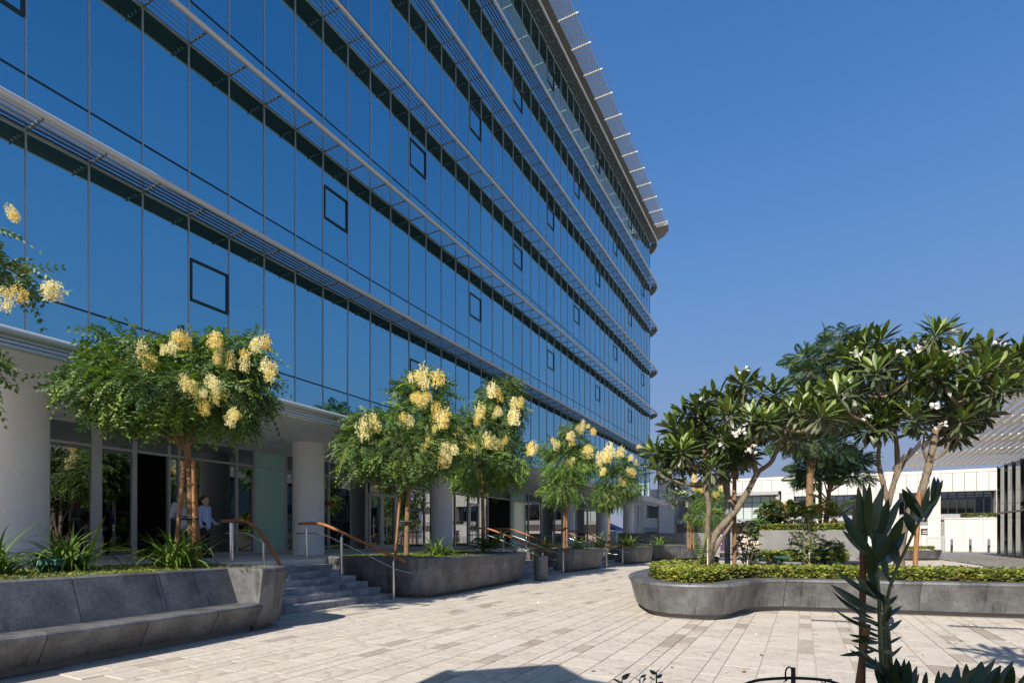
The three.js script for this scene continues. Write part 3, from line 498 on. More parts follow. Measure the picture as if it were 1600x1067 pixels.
// ------------------------------------------------------------------ white building at the far end of the plaza (front at z = -92)
{
  const ZF = -92, b = thing('white_building', 'low white panelled building closing the far end of the plaza', 'building', [0, 0, ZF]);
  const X = (px) => onZ(px, ZF), H = (px, py) => hZ(px, py, ZF);
  const grey = std({ color: lin(.30, .30, .31), roughness: .7 }), beige = std({ color: lin(.55, .47, .38), roughness: .85, map: plasterT });
  const xL = X(1090), xR = X(1560);
  span('body', xL, xR + 9, 0, 10.2, -1.4, -20, M.white, b);
  span('parapet', xL, X(1400), 10.3, 10.7, .3, -20, M.white, b); span('parapet', X(1400), xR + 9, 10.2, 10.6, .3, -20, M.white, b);
  // fascia panels
  const fas = (x0, x1, y0, y1, n) => { const w = (x1 - x0) / n; for (let i = 0; i < n; i++) span('panel', x0 + i * w + .025, x0 + (i + 1) * w - .025, y0, y1, .25, -1.38, M.white, b); };
  fas(xL, X(1222), 8.6, 10.28, 9); fas(X(1241), X(1400), 7.75, 10.28, 11); fas(X(1400), xR + 9, 7.75, 10.18, 16);
  // projecting corner pier
  for (const [a, c] of [[0, 4.3], [4.34, 6.2], [6.24, 8.1], [8.14, 9.9]]) span('pier_block', X(1222), X(1241), a, c, 1.4, -1.38, M.white, b);
  // piers and windows
  for (const [a, c] of [[1275, 1296], [1345, 1405], [1450, 1470], [1557, 1580]]) for (const [y0, y1] of [[0, 4.2], [4.24, 6.0], [6.04, 7.72]]) span('pier_block', X(a), X(c), y0, y1, .22, -1.38, M.white, b);
  const win = (p0, p1, y0, y1, n, blind) => {
    const w = part('window', b), x0 = X(p0), x1 = X(p1), d = (x1 - x0) / n; w.position.set(x0, y0, -1.0);
    for (let i = 0; i < n; i++) span('pane', i * d + .05, (i + 1) * d - .05, .05, y1 - y0 - .05, 0, -.05, blind ? std({ color: lin(.42, .50, .50), roughness: .3, metalness: .2 }) : farGlass, w);
    for (let i = 0; i <= n; i++) span('glazing_bar', i * d - .05, i * d + .05, 0, y1 - y0, .04, -.06, M.darkFrame, w);
    span('glazing_bar', 0, x1 - x0, (y1 - y0) * .72, (y1 - y0) * .72 + .07, .03, -.06, M.darkFrame, w);
    if (blind) for (let i = 0; i < 8; i++) span('blind_slat', .1, x1 - x0 - .1, .2 + i * .28, .3 + i * .28, .03, .01, M.white, w);
  };
  win(1108, 1217, 4.5, 8.0, 8, true);
  win(1243, 1274, 4.9, 7.7, 3); win(1297, 1344, 4.9, 7.7, 4); win(1405, 1449, 4.9, 7.75, 4); win(1471, 1556, 4.85, 7.75, 6);
  span('window_hood', X(1090), X(1217), 8.05, 8.55, 1.3, -1.3, grey, b); span('window_ledge', X(1060), X(1220), 3.9, 4.45, 1.6, -1.3, grey, b);
  span('window_cheek', X(1213), X(1219), 4.46, 8.04, .9, -1.3, grey, b);
  span('base_band', X(1241), xR + 9, 4.05, 4.8, .1, -1.36, grey, b);
  span('ground_wall', X(1090), X(1195), 0, 3.85, -.5, -1.35, beige, b);
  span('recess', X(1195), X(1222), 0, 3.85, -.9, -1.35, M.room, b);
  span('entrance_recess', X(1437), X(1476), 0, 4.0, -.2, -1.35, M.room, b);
  const door = part('door', b); door.position.set(X(1450), 0, -.1);
  span('frame', -.9, .9, 0, 3.3, 0, -.08, M.white, door); span('pane', -.7, .7, .1, 1.6, .03, .005, farGlass, door); span('sign', -.72, .72, 2.0, 2.9, .04, .005, std({ color: lin(.035, .02, .022), roughness: .5 }), door); span('sign_line', -.5, .5, 2.5, 2.6, .055, .042, M.white, door); span('sign_line', -.55, .55, 2.25, 2.36, .055, .042, M.white, door);
  // left wing
  const xa = X(996), xb = X(1033), xc = X(1056), xd = X(1090);
  span('tower', xb, xc, 0, 11.0, 1.2, -12, M.white, b);
  span('wing_body', xa - 3, xb - .01, 0, 9.6, -2.4, -12, M.white, b); span('wing_parapet', xa, xb - .02, 7.9, 9.6, .4, -2.38, M.white, b);
  span('wing_window', X(1012), xb - .03, 5.2, 7.85, -1.9, -2.36, grey, b); span('balcony', X(1008), xb - .03, 3.3, 4.9, .3, -2.3, M.white, b); span('balcony_slab', X(1008), xb + .5, 2.6, 3.28, .5, -2.3, grey, b);
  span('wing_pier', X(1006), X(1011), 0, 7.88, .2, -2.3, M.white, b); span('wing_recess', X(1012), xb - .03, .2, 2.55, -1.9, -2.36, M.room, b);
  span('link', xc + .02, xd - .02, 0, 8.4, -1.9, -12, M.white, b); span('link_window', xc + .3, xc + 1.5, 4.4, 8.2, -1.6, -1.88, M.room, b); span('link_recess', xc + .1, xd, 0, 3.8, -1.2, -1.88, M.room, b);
}
{ // white canopy and blue roof left of it, seen under the office building
  const t = thing('white_canopy', 'white curved roof canopy beyond the end of the glass office', 'canopy', [-24, 0, -84]);
  const sh = new THREE.Shape(); sh.moveTo(-7, 7.2); sh.quadraticCurveTo(-1, 7.5, 4.6, 6.3); sh.lineTo(4.6, 6.9); sh.quadraticCurveTo(2, 8.6, -7, 9.3);
  mesh('roof', new THREE.ExtrudeGeometry(sh, { depth: 6, bevelEnabled: false, curveSegments: 16 }), M.white, t);
  for (const x of [-5.5, 2.6]) mesh('post', limb([V3(x, 0, 3), V3(x, 7.1, 3)], .2, .2, 10, 1), M.white, t);
  const s = thing('blue_roofed_shed', 'small white shed with sloping blue roof under the office end', 'shed', [-24.5, 0, -74]);
  const r2 = new THREE.Shape([new THREE.Vector2(-3, 3.2), new THREE.Vector2(2.6, 2.6), new THREE.Vector2(2.6, 2.8), new THREE.Vector2(-3, 5.2)]);
  mesh('roof', new THREE.ExtrudeGeometry(r2, { depth: 4, bevelEnabled: false }).translate(0, 0, -2), std({ color: lin(.02, .14, .32), roughness: .5 }), s);
  span('wall', -2.9, 2.5, 0, 2.58, -1.9, 1.9, M.white, s);
  const w = thing('low_wall', 'low grey wall behind the farthest planters', 'wall', [-10.5, 0, -58]);
  for (let i = 0; i < 6; i++) spanM('wall_panel', -7 + i * 2, -7 + i * 2 + 1.99, 0, 2.15, -.15, .15, M.conc, w);
}
{ // solid white street wall with bollards
  const z = -86, w = thing('street_wall', 'plain sunlit white wall behind the three bollards', 'wall', [onZ(1518, z), 0, z]), x0 = onZ(1476, z) - onZ(1518, z), x1 = -x0 + .4;
  for (let i = 0; i < 3; i++) span('wall_panel', x0 + i * (x1 - x0) / 3 + .01, x0 + (i + 1) * (x1 - x0) / 3 - .01, 0, 3.95, -.2, .2, M.white, w);
  span('coping', x0 - .05, x1 + .05, 3.97, 4.1, -.28, .28, M.white, w);
  const h = [new THREE.Vector2(onZ(1505, -87), -86.4), new THREE.Vector2(onZ(1556, -87), -86.4), new THREE.Vector2(onZ(1556, -87), -87.6), new THREE.Vector2(onZ(1505, -87), -87.6)];
  hedge('rooftop_plants', 'thin row of green plants above the white street wall', h, 4.1, 4.6, 40, 45, limeCols.map((c) => c.clone().multiplyScalar(.5)), tuftA, 2.4, 'plants').userData.kind = 'stuff';
  const which = ['leftmost of three grey bollards before the white wall', 'middle of three grey bollards before the white wall', 'rightmost of three bollards, beside the dark glass building'];
  [1488, 1517, 1546].forEach((p, i) => { const b = thing('bollard', which[i], 'bollard', [onZ(p, -82), 0, -82], 'bollards before the white wall'); mesh('post', new THREE.CylinderGeometry(.13, .13, 1.45, 14).translate(0, .725, 0), M.greyPole, b); mesh('cap', new THREE.CylinderGeometry(.1, .13, .06, 14).translate(0, 1.48, 0), M.black, b); });
  const g = thing('entrance_gate', 'white picket gate left of the white street wall', 'gate', [onZ(1465, -84), 0, -84]); for (let i = 0; i < 9; i++) span('picket', -1 + i * .22, -.9 + i * .22, .05, 1.9, -.03, .03, M.alu, g); span('rail', -1, .9, 1.6, 1.7, .04, .08, M.alu, g); span('gate_post', -1.6, -1.05, 0, 2, -.2, .2, M.white, g);
}
// ------------------------------------------------------------------ dark glass building with slatted roof on the right
{
  const b = thing('glass_pavilion', 'dark glass building under a stepped slatted roof at the right edge', 'building', [16.1, 0, -46]);
  span('body', .2, 24, 0, 8.3, -21, 30, M.room, b);
  for (let i = 0; i < 24; i++) { const z = -21 + i * 2.1; for (const [a, c] of [[.1, 3.9], [4.0, 8.2]]) mesh('pane', box(.06, c - a - .08, 2.04), tealGlass, b).position.set(.12, (a + c) / 2, z + 1.05); span('fin', -.03, .1, 0, 8.3, z - .03, z + .03, M.black, b); }
  span('floor_band', -.05, .15, 3.88, 4.02, -21, 29.4, M.darkFrame, b);
  for (let i = 0; i < 20; i++) { span('end_pane', .3 + i * 1.18, 1.4 + i * 1.18, .1, 8.2, -21.1, -21.02, farGlass, b); }
  const slat = std({ color: lin(.84, .81, .77), roughness: .55 });
  const n = 6, x0 = -7.6, zA = -25, dz = 8.1;
  for (let k = 0; k < n; k++) {
    const p = part('roof_panel', b), gs = []; p.position.set(0, 9.0, zA + k * dz);
    for (let i = 0; i < 58; i++) { const g = new THREE.BoxGeometry(.29, .08, dz + .35); g.translate(x0 + .2 + i * .48, 0, dz / 2); gs.push(g); }
    p.rotation.x = -.06;
    mesh('slats', mergeGeometries(gs), slat, p).userData.kind = 'stuff';
    span('beam', x0, 20, .05, .25, .1, .3, M.soffitDark, p);
    span('edge_beam', x0 - .08, x0 + .06, -.3, .12, 0, dz, M.soffitDark, p);
  }
}
// ------------------------------------------------------------------ poles
{
  const t = thing('lamp_post', 'grey lamp post rising through the left plumeria', 'lamp post', [onZ(1137, -18.5), .7, -18.5]);
  mesh('pole', new THREE.CylinderGeometry(.075, .085, 5.4, 16).translate(0, 2.7, 0), M.greyPole, t); mesh('base_plate', new THREE.CylinderGeometry(.17, .17, .04, 16).translate(0, .02, 0), M.greyPole, t);
  mesh('lamp_head', new RoundedBoxGeometry(.22, .1, .7, 2, .03).translate(0, 5.42, -.25), M.greyPole, t);
  const u = thing('lamp_post', 'thin distant lamp post before the white building', 'lamp post', [onZ(1029, -62), 0, -62]);
  mesh('pole', new THREE.CylinderGeometry(.07, .1, 12, 10).translate(0, 6, 0), M.greyPole, u); mesh('lamp_head', new RoundedBoxGeometry(.3, .12, 1, 2, .04).translate(0, 12, .3), M.greyPole, u);
  const v = thing('camera_pole', 'dark pole with small camera arms beside the feathery tree', 'pole', [onZ(1282, -38), 0, -38]);
  mesh('pole', new THREE.CylinderGeometry(.09, .12, 5.4, 10).translate(0, 2.7, 0), M.black, v); mesh('arm', box(1.1, .08, .08).clone().translate(-.4, 4.9, 0), M.black, v); mesh('camera_body', box(.3, .2, .2, .03).clone().translate(-.95, 4.78, 0), M.black, v);
  const s = thing('banner_sign', 'narrow purple banner sign with white lettering behind the planter', 'sign', [onZ(1130, -50), 0, -50]);
  mesh('panel', box(.4, 1.9, .08).clone().translate(0, 1.5, 0), std({ color: lin(.06, .025, .07), roughness: .5 }), s); for (let i = 0; i < 4; i++) mesh('letter', box(.1, .16, .02).clone().translate(-.2 + (i % 2) * .06, 2.2 - i * .34, .055), M.white, s); mesh('foot', box(.5, .4, .3).clone().translate(0, .2, 0), M.black, s);
}
{ // green garden light boxes
  for (const [p, l] of [[at(75, 882, 9.2), 'green garden floodlight box on the bench planter'], [at(1222, 877, 21.5), 'green garden floodlight box behind the lime hedge']]) {
    const y = l.includes('bench') ? 1.07 : .72, t = thing('garden_light', l, 'garden light', [p.x, y, p.z]); t.rotation.y = .45;
    const w = l.includes('bench') ? .44 : .6; mesh('housing', new RoundedBoxGeometry(w, .11, .22, 2, .02).translate(0, .2, 0), M.greenBox, t); mesh('stand', box(.09, .16, .09).clone().translate(-w * .22, .075, 0), M.greenBox, t); mesh('stand', box(.05, .16, .05).clone().translate(w * .25, .075, 0), M.greenBox, t);
  }
}
// ------------------------------------------------------------------ trees along the terrace: pinnate crowns with hanging pale yellow blossom
function sprayGeo(n, len, ll, lw, droop, seed) {                     // a pinnate leaf: leaflets in pairs along a bending midrib
  const r = RNG(seed), pos = [];
  const mid = (t) => V3(t * len, -droop * t * t * len, Math.sin(t * 2 + seed) * .05 * len);
  for (let i = 1; i <= n; i++) for (const s of [-1, 1]) {
    const t = i / n, o = mid(t), a = .75 + r() * .5, l = ll * (.7 + r() * .5) * (t > .85 ? .8 : 1), d = V3(Math.cos(a), -.35 - r() * .5, s * Math.sin(a)).normalize(), w = V3(-d.z * s, .25 * (r() - .5), d.x * s).normalize().multiplyScalar(lw * (.8 + r() * .4));
    const m = o.clone().addScaledVector(d, l * .45), p1 = m.clone().add(w), p3 = m.clone().sub(w), p2 = o.clone().addScaledVector(d, l); m.y += lw * .25;
    for (const p of [o, p1, m, m, p1, p2, o, m, p3, m, p2, p3]) pos.push(p.x, p.y, p.z);
  }
  for (const k of [0, .25, .5, .75]) { const a = mid(k), b = mid(k + .25), q = V3(0, .003, 0), z = V3(0, 0, .004); for (const p of [a.clone().add(q), a.clone().add(z), b, a.clone().sub(z), a.clone().add(q), b]) pos.push(p.x, p.y, p.z); }
  const g = new THREE.BufferGeometry(); g.setAttribute('position', new THREE.Float32BufferAttribute(pos, 3)); g.computeVertexNormals(); return g;
}
const spray = [sprayGeo(8, .48, .12, .026, .4, 1), sprayGeo(7, .42, .125, .029, .7, 2), sprayGeo(9, .54, .115, .024, 1.0, 3)];
const crownMat = leafMat({ roughness: .72, transmission: .45 });
const treeCols = [lin(.085, .19, .014), lin(.11, .23, .016), lin(.15, .275, .018), lin(.055, .13, .016), lin(.23, .33, .02), lin(.065, .14, .024)];
function blossomGeo(seed) {                                          // a loose hanging panicle of small pale florets
  const r = RNG(seed), pos = [];
  const petal = (o, d, l, w) => { const s = V3(-d.z + (r() - .5), (r() - .5), d.x + (r() - .5)).cross(d).normalize().multiplyScalar(w), m = o.clone().addScaledVector(d, l * .55), e = o.clone().addScaledVector(d, l); for (const p of [o, m.clone().add(s), e, o, e, m.clone().sub(s)]) pos.push(p.x, p.y, p.z); };
  for (let i = 0; i < 120; i++) {
    const a = r() * 6.28, rad = .25 * Math.pow(r(), .6), top = .20 * (1 - Math.pow(rad / .27, 2)), drop = Math.pow(r(), 1.2) * .42 * (1 - rad * 1.2), o = V3(Math.cos(a) * rad * (1 - drop), top - drop, Math.sin(a) * rad * (1 - drop));
    const d = V3((r() - .5) * .5, -1, (r() - .5) * .5).normalize(), l = .05 + r() * .06; petal(o, d, l, .006); const e = o.clone().addScaledVector(d, l);
    for (let k = 0; k < 4; k++) petal(e, V3((r() - .5) * 2, (r() - .6) * 1.4, (r() - .5) * 2).normalize(), .028 + r() * .022, .011);
    if (r() < .35) for (let k = 0; k < 3; k++) petal(o, V3((r() - .5) * 2, .3 + r(), (r() - .5) * 2).normalize(), .03 + r() * .03, .011);
  }
  const g = new THREE.BufferGeometry(); g.setAttribute('position', new THREE.Float32BufferAttribute(pos, 3)); g.computeVertexNormals(); return g;
}
const blossoms = [blossomGeo(5), blossomGeo(6), blossomGeo(7)];
const blossomMats = [lin(.84, .72, .27), lin(.82, .64, .17), lin(.85, .76, .38)].map((c) => leafMat({ color: c, roughness: .6, transmission: .25 }));
function crownInstances(o, lobes, dens, r, mats, cols, palette, droopBias, sc) {
  const q = new THREE.Quaternion(), X = V3(1, 0, 0), q2 = new THREE.Quaternion();
  const total = lobes.reduce((s, l) => s + Math.pow(l[3] * l[3] * l[4], 2 / 3), 0);
  for (const [lr, ly, lf, rx, ry, rz = rx] of lobes) {
    const n = Math.round(dens * Math.pow(rx * rz * ry, 2 / 3) / total), tint = .8 + r() * .45;
    for (let i = 0; i < n; i++) {
      const u = r() * 2 - 1, a = r() * 6.283, s = Math.sqrt(1 - u * u), d = V3(s * Math.cos(a), u, s * Math.sin(a)), k = .45 + .62 * Math.pow(r(), .55);
      const wob = .82 + .36 * n8(d.x * .4 + lr, d.y * .4 + d.z * .3 + ly);
      const p = cam(o, lr + d.x * rx * k * wob, ly + d.y * ry * k * wob, lf + d.z * rz * k * wob);
      const dir = V3(d.x * CS - d.z * SN, d.y * .35 + droopBias - (d.y < 0 ? .35 : 0), -d.x * SN - d.z * CS).add(V3((r() - .5) * 1.1, (r() - .5) * .7, (r() - .5) * 1.1)).normalize();
      q.setFromUnitVectors(X, dir); q2.setFromAxisAngle(X, (r() - .5) * 1.6); q.multiply(q2);
      const up = V3(0, 1, 0).applyQuaternion(q); if (up.y < 0) q.multiply(q2.setFromAxisAngle(X, Math.PI));
      const z = sc * (.7 + r() * .6); p.sub(V3(o.x, 0, o.z)); p.y -= o.y; p.addScaledVector(dir, -.2 * z);
      mats.push(new THREE.Matrix4().compose(p, q.clone(), V3(z, z, z))); cols.push(palette[Math.floor(r() * palette.length)].clone().multiplyScalar(tint * (.8 + r() * .4)));
    }
  }
}
function blossomTree(label, x, z, y0, trunkTop, lobes, dens, flowers, seed, stakes, sc = 1, lean = 0) {
  const r = RNG(seed), t = thing('blossom_tree', label, 'tree', [x, y0, z], 'blossom trees along the terrace'), o = { x, y: y0, z };
  const T = (rr, y, f) => cam(o, rr, y, f).sub(V3(x, y0, z));
  mesh('trunk', limb([V3(0, -.05, 0), T(lean * .3, (y0 + trunkTop) / 2, 0), T(lean, trunkTop, 0), T(lean * 1.1, trunkTop + .7, .05)], .085, .055, 10, 5, .12, r), M.bark, t);
  for (const [lr, ly, lf] of lobes) mesh('branch', limb([T(lean, trunkTop - .1 + r() * .4, 0), T(lean + (lr - lean) * .4, trunkTop + (ly - trunkTop) * .35 + .1, lf * .4), T(lr * .92, ly - .1, lf)], .045, .012, 6, 4, .1, r), M.bark, t);
  const mats = [], cols = []; crownInstances(o, lobes, dens * 1.4, r, mats, cols, treeCols, .05, sc * .84);
  const c = part('crown', t);
  for (let k = 0; k < 3; k++) inst('leaves', spray[k], crownMat, mats.filter((_, i) => i % 3 === k), cols.filter((_, i) => i % 3 === k), c);
  for (const [px, py, s, dz = -.9] of flowers) for (let k = 0; k < 3; k++) {
    const Z = -x * SN - z * CS + dz * (.75 + r() * .5), p = at(px + (r() - .5) * s * 1.0, py + (r() - .4) * s * .8, Z), m = mesh('blossom_cluster', blossoms[Math.floor(r() * 3)], blossomMats[Math.floor(r() * 3)], t), w = (.55 + r() * .4) * s * Z / FOCAL / .56;
    m.position.set(p.x - x, p.y - y0 - .02, p.z - z); m.scale.set(w * (.8 + r() * .5), w * (1 + r() * .6), w * (.8 + r() * .5)); m.rotation.set((r() - .5) * .5, r() * 6, (r() - .5) * .5);
  }
  for (const [a, b, f] of stakes) mesh('stake', limb([T(a, y0 - .1, f), T(b, trunkTop - .25, f * .25)], .042, .038, 8, 2), M.stake, t);
  if (stakes.length) mesh('tie', limb([T(-.16, y0 + (trunkTop - y0) * .42, -.16), T(.2, y0 + (trunkTop - y0) * .42, -.16)], .04, .04, 6, 1), M.black, t);
  return t;
}
blossomTree('nearest full blossom tree, above the bench planter with three stakes', -10.8, -6.88, 1.06, 3.45, [[-1.3, 4.65, -.2, .95, .55], [-.8, 5.05, 0, 1.0, .62], [0, 5.1, .2, .9, .62], [.7, 5.05, 0, .72, .58], [1.0, 4.6, 0, .58, .6], [-.4, 4.5, -.5, 1.2, .5, .9], [.4, 4.4, -.4, .95, .5], [1.15, 5.5, 0, .28, .34], [-2.15, 4.75, -.2, .28, .2], [-.3, 4.7, .8, 1.1, .7], [-1.1, 4.25, -.4, .6, .28], [-1.9, 5.1, 0, .35, .2]], 3000,
  [[285, 530, 34], [325, 525, 30], [405, 522, 26], [417, 570, 22], [225, 548, 32], [290, 590, 38, -1.3], [345, 600, 36, -1.2], [365, 642, 24, -1.3], [368, 556, 30], [258, 540, 24, -1.1], [312, 618, 28, -1.4], [345, 548, 22]], 101, [[-.22, -.12, -.25], [.2, .06, -.25], [-.05, -.05, .4]], 1, -.1);
blossomTree('second blossom tree with a pointed crown, on the rounded planter', -10.8, -13.65, 1.06, 3.7, [[-1.05, 4.35, -.2, 1.0, .75], [.25, 4.15, -.4, 1.2, .75], [1.0, 4.5, 0, .8, .8], [-.5, 4.95, 0, .95, .7], [.5, 5.25, 0, 1.0, .8], [.65, 6.15, 0, .68, .75], [-1.3, 5.25, 0, .5, .38], [.1, 6.15, 0, .45, .5], [-1.5, 4.75, 0, .45, .35]], 2300,
  [[676, 590, 34], [647, 590, 26], [570, 655, 34], [660, 622, 28], [632, 655, 28], [690, 640, 24], [697, 652, 20], [672, 668, 20], [670, 688, 20], [690, 702, 26], [703, 700, 24], [648, 622, 22]], 102, [[-.32, -.14, -.2]], .95, .1);
blossomTree('third blossom tree, taller with dense blossom, behind the second', -10.8, -18.28, 1.06, 3.6, [[0, 4.3, -.2, 1.3, .85], [.95, 4.6, 0, .9, 1.0], [.2, 5.6, 0, 1.2, .9], [.75, 6.6, 0, .9, .8], [.95, 7.25, 0, .55, .5], [-.7, 5.9, 0, .7, .55], [.3, 7.2, 0, .5, .45]], 2000,
  [[770, 607, 22], [808, 622, 20], [755, 642, 22], [803, 648, 22], [762, 678, 22], [727, 680, 20], [790, 690, 20], [831, 702, 22], [712, 670, 16], [735, 690, 18], [780, 640, 14]], 103, [], .95, -.02);
blossomTree('fourth blossom tree above the distant wooden handrail', -10.8, -26.43, 1.06, 3.7, [[0, 4.2, 0, 1.2, .9], [.2, 5.4, 0, 1.3, .95], [.5, 6.6, 0, .9, .75], [1.0, 5.6, 0, .8, .8], [-.6, 6.3, 0, .7, .5], [.3, 7.2, 0, .5, .4]], 1500,
  [[888, 680, 16], [870, 690, 14], [920, 698, 20], [945, 705, 22], [905, 665, 14], [890, 722, 14], [925, 668, 12]], 104, [[.12, .1, -.2]], .95);
blossomTree('farthest blossom tree in the terrace row, next to the white building', -10.8, -33.84, 1.06, 3.6, [[0, 4.3, 0, 1.1, .95], [.6, 5.2, 0, 1.2, .95], [.3, 6.4, 0, .9, .7], [1.4, 5.8, 0, .6, .6], [1.3, 4.7, 0, .8, .6]], 1200,
  [[958, 706, 24], [985, 735, 14], [975, 748, 12], [998, 700, 12], [942, 728, 14], [990, 715, 12]], 105, [], .95);
blossomTree('partly cut off blossom tree at the left edge', -10.5, -3.36, 1.06, 3.3, [[-1.6, 5.1, 0, .8, .9], [.62, 5.45, 0, .36, .2], [.18, 4.1, 0, .22, .5], [.2, 6.05, 0, .24, .18], [-2.2, 4.6, .3, 1.0, .9]], 900,
  [[15, 460, 30, -.2], [76, 455, 30, -.2], [12, 332, 22, -.2]], 106, [], .9, -.3);
blossomTree('small distant blossom tree seen through the left plumeria trunks', onZ(1105, -41), -41, 1.06, 2.3, [[0, 3.2, 0, 1.5, .7], [.3, 4.2, 0, 1.3, .8], [.5, 5.0, 0, .9, .5]], 800,
  [[1110, 745, 14], [1092, 760, 14], [1128, 755, 14], [1120, 772, 12], [1085, 742, 12]], 107, [[-.35, -.1, -.2], [.35, .1, -.2]], 1);

// ------------------------------------------------------------------ plumerias: bare forking limbs with rosettes of big leaves at the tips
function bladeLeaf(len, wid, tipRound, curl, fold, seg = 6) {        // obovate leaf along +x, folded on its midrib
  const pos = [], idx = [];
  for (let i = 0; i <= seg; i++) { const t = i / seg, w = wid * Math.pow(Math.sin(Math.PI * Math.pow(t * .97 + .015, tipRound)), .8), y = -curl * t * t * len; pos.push(t * len, y + fold * w, -w, t * len, y, 0, t * len, y + fold * w, w); }
  for (let i = 0; i < seg; i++) for (const j of [0, 1]) { const a = i * 3 + j, b = a + 3; idx.push(a, a + 1, b, b, a + 1, b + 1); }
  const g = new THREE.BufferGeometry(); g.setAttribute('position', new THREE.Float32BufferAttribute(pos, 3)); g.setIndex(idx); g.computeVertexNormals(); return g;
}
const plumLeaf = [bladeLeaf(.52, .058, 1.7, .12, .2), bladeLeaf(.55, .062, 1.8, .28, .12), bladeLeaf(.47, .055, 1.6, .05, .26), bladeLeaf(.54, .064, 1.7, .45, .1)];
const plumMats = [lin(.055, .082, .026), lin(.075, .10, .04), lin(.095, .15, .026), lin(.12, .13, .07), lin(.15, .20, .03)].map((c) => leafMat({ color: c, roughness: .42, transmission: .12 }));
function plumFlower(seed) {
  const r = RNG(seed), gs = [];
  for (let k = 0; k < 8; k++) { const o = V3((r() - .5) * .26, r() * .16, (r() - .5) * .26), tilt = new THREE.Quaternion().setFromEuler(new THREE.Euler((r() - .5) * 1.6, r() * 6, (r() - .5) * 1.6)); for (let i = 0; i < 5; i++) { const g = bladeLeaf(.06, .024, 1.3, .1, .1, 3); g.rotateZ(.35); g.rotateY(i * 1.2566); g.applyQuaternion(tilt); g.translate(o.x, o.y, o.z); gs.push(g); } }
  return mergeGeometries(gs);
}
const plumFlowers = [plumFlower(1), plumFlower(2)], plumFlowerMat = leafMat({ color: lin(.88, .87, .80), roughness: .6, transmission: .2 });
function plumeria(label, base, limbs, tips, flowers, seed, stakes, keep = 300, perTip = 36, ls = 1, fill = 1) {
  const r = RNG(seed), t = thing('plumeria_tree', label, 'tree', [base.x, base.y, base.z], 'plumeria trees'), leaves = [], B = base.clone();
  const nodes = []; tips = tips.flatMap((p) => r() < fill ? [p, [p[0] + (r() - .5) * 46, p[1] + (r() - .35) * 40, p[2] + (r() - .4) * 1.8]] : [p]);
  limbs.forEach((l, li) => {
    const pts = l.pts.map(([px, py, Z]) => at(px, py, Z).sub(B)); mesh(li ? 'limb' : 'trunk', limb(pts, l.r0, l.r1, 10, 6, .16, r), M.plumBark, t);
    const c = new THREE.CatmullRomCurve3(pts); for (let i = 2; i <= 10; i++) nodes.push([c.getPoint(i / 10), l.r0 + (l.r1 - l.r0) * i / 10]);
  });
  for (const [px, py, Z] of tips) {
    const p = at(px, py, Z).sub(B); let best = null, bd = 1e9; for (const n of nodes) { const d = n[0].distanceTo(p) + Math.max(0, n[0].y - p.y + .25) * 3; if (d < bd) { bd = d; best = n; } }
    const m = best[0].clone().lerp(p, .5); m.y -= .12 * bd; mesh('branch', limb([best[0], m, p], Math.min(best[1], .05), .028, 6, 4, .15, r), M.plumBark, t);
    nodes.push([m, .04]);
    const axis = p.clone().sub(m).normalize().add(V3((r() - .5) * .5, .9, (r() - .5) * .5)).normalize(), q0 = new THREE.Quaternion().setFromUnitVectors(V3(0, 1, 0), axis), n = Math.round(perTip * (.85 + r() * .35));
    for (let i = 0; i < n; i++) {
      const f = i / n, el = 1.25 - 2.05 * Math.pow(f, .8) + (r() - .5) * .25, a = i * 2.399 + r() * .3, d = V3(Math.cos(a) * Math.cos(el), Math.sin(el), Math.sin(a) * Math.cos(el)).applyQuaternion(q0);
      const z = V3(-Math.sin(a), 0, Math.cos(a)).applyQuaternion(q0), y = z.clone().cross(d).normalize(), mt = new THREE.Matrix4().makeBasis(d, y, z.clone()), s = ls * (.62 + .5 * Math.sin(Math.PI * Math.min(1, .25 + f))) * (.85 + r() * .3);
      const pos = p.clone().addScaledVector(axis, .10 * (1 - f) - .06).addScaledVector(d, .03);
      leaves.push({ pos, rot: new THREE.Quaternion().setFromRotationMatrix(mt), s, g: f > .6 ? (r() < .5 ? 1 : 3) : r() < .5 ? 0 : 2, m: f < .3 ? (r() < .5 ? 2 : 4) : f > .7 ? (r() < .5 ? 3 : 1) : (r() < .6 ? 0 : 1), near: (p.x + B.x) * SN + (p.z + B.z) * CS + r() * .5 });
    }
  }
  leaves.sort((a, b) => b.near - a.near);
  leaves.slice(0, keep).forEach((l) => { const m = mesh('leaf', plumLeaf[l.g], plumMats[l.m], t); m.position.copy(l.pos); m.quaternion.copy(l.rot); m.scale.setScalar(l.s); });
  const rest = leaves.slice(keep);
  if (rest.length) { const gs = rest.map((l) => { const g = plumLeaf[l.g].clone().applyMatrix4(new THREE.Matrix4().compose(l.pos, l.rot, V3(l.s, l.s, l.s))), c = plumMats[l.m].color, col = new Float32Array(g.attributes.position.count * 3); for (let i = 0; i < col.length; i += 3) { col[i] = c.r; col[i + 1] = c.g; col[i + 2] = c.b; } g.setAttribute('color', new THREE.BufferAttribute(col, 3)); return g; }); mesh('foliage', mergeGeometries(gs), leafMat({ vertexColors: true, roughness: .42, transmission: .12 }), t).userData.kind = 'stuff'; }
  for (const [px, py, Z] of flowers) { const m = mesh('flower_cluster', plumFlowers[Math.floor(r() * 2)], plumFlowerMat, t); m.position.copy(at(px, py, Z).sub(B)); m.rotation.y = r() * 6; m.scale.setScalar(.85); m.userData.kind = 'stuff'; }
  for (const s of stakes) mesh('stake', limb(s.map(([px, py, Z]) => at(px, py, Z).sub(B)), .055, .055, 8, 2), M.stake, t);
  return t;
}
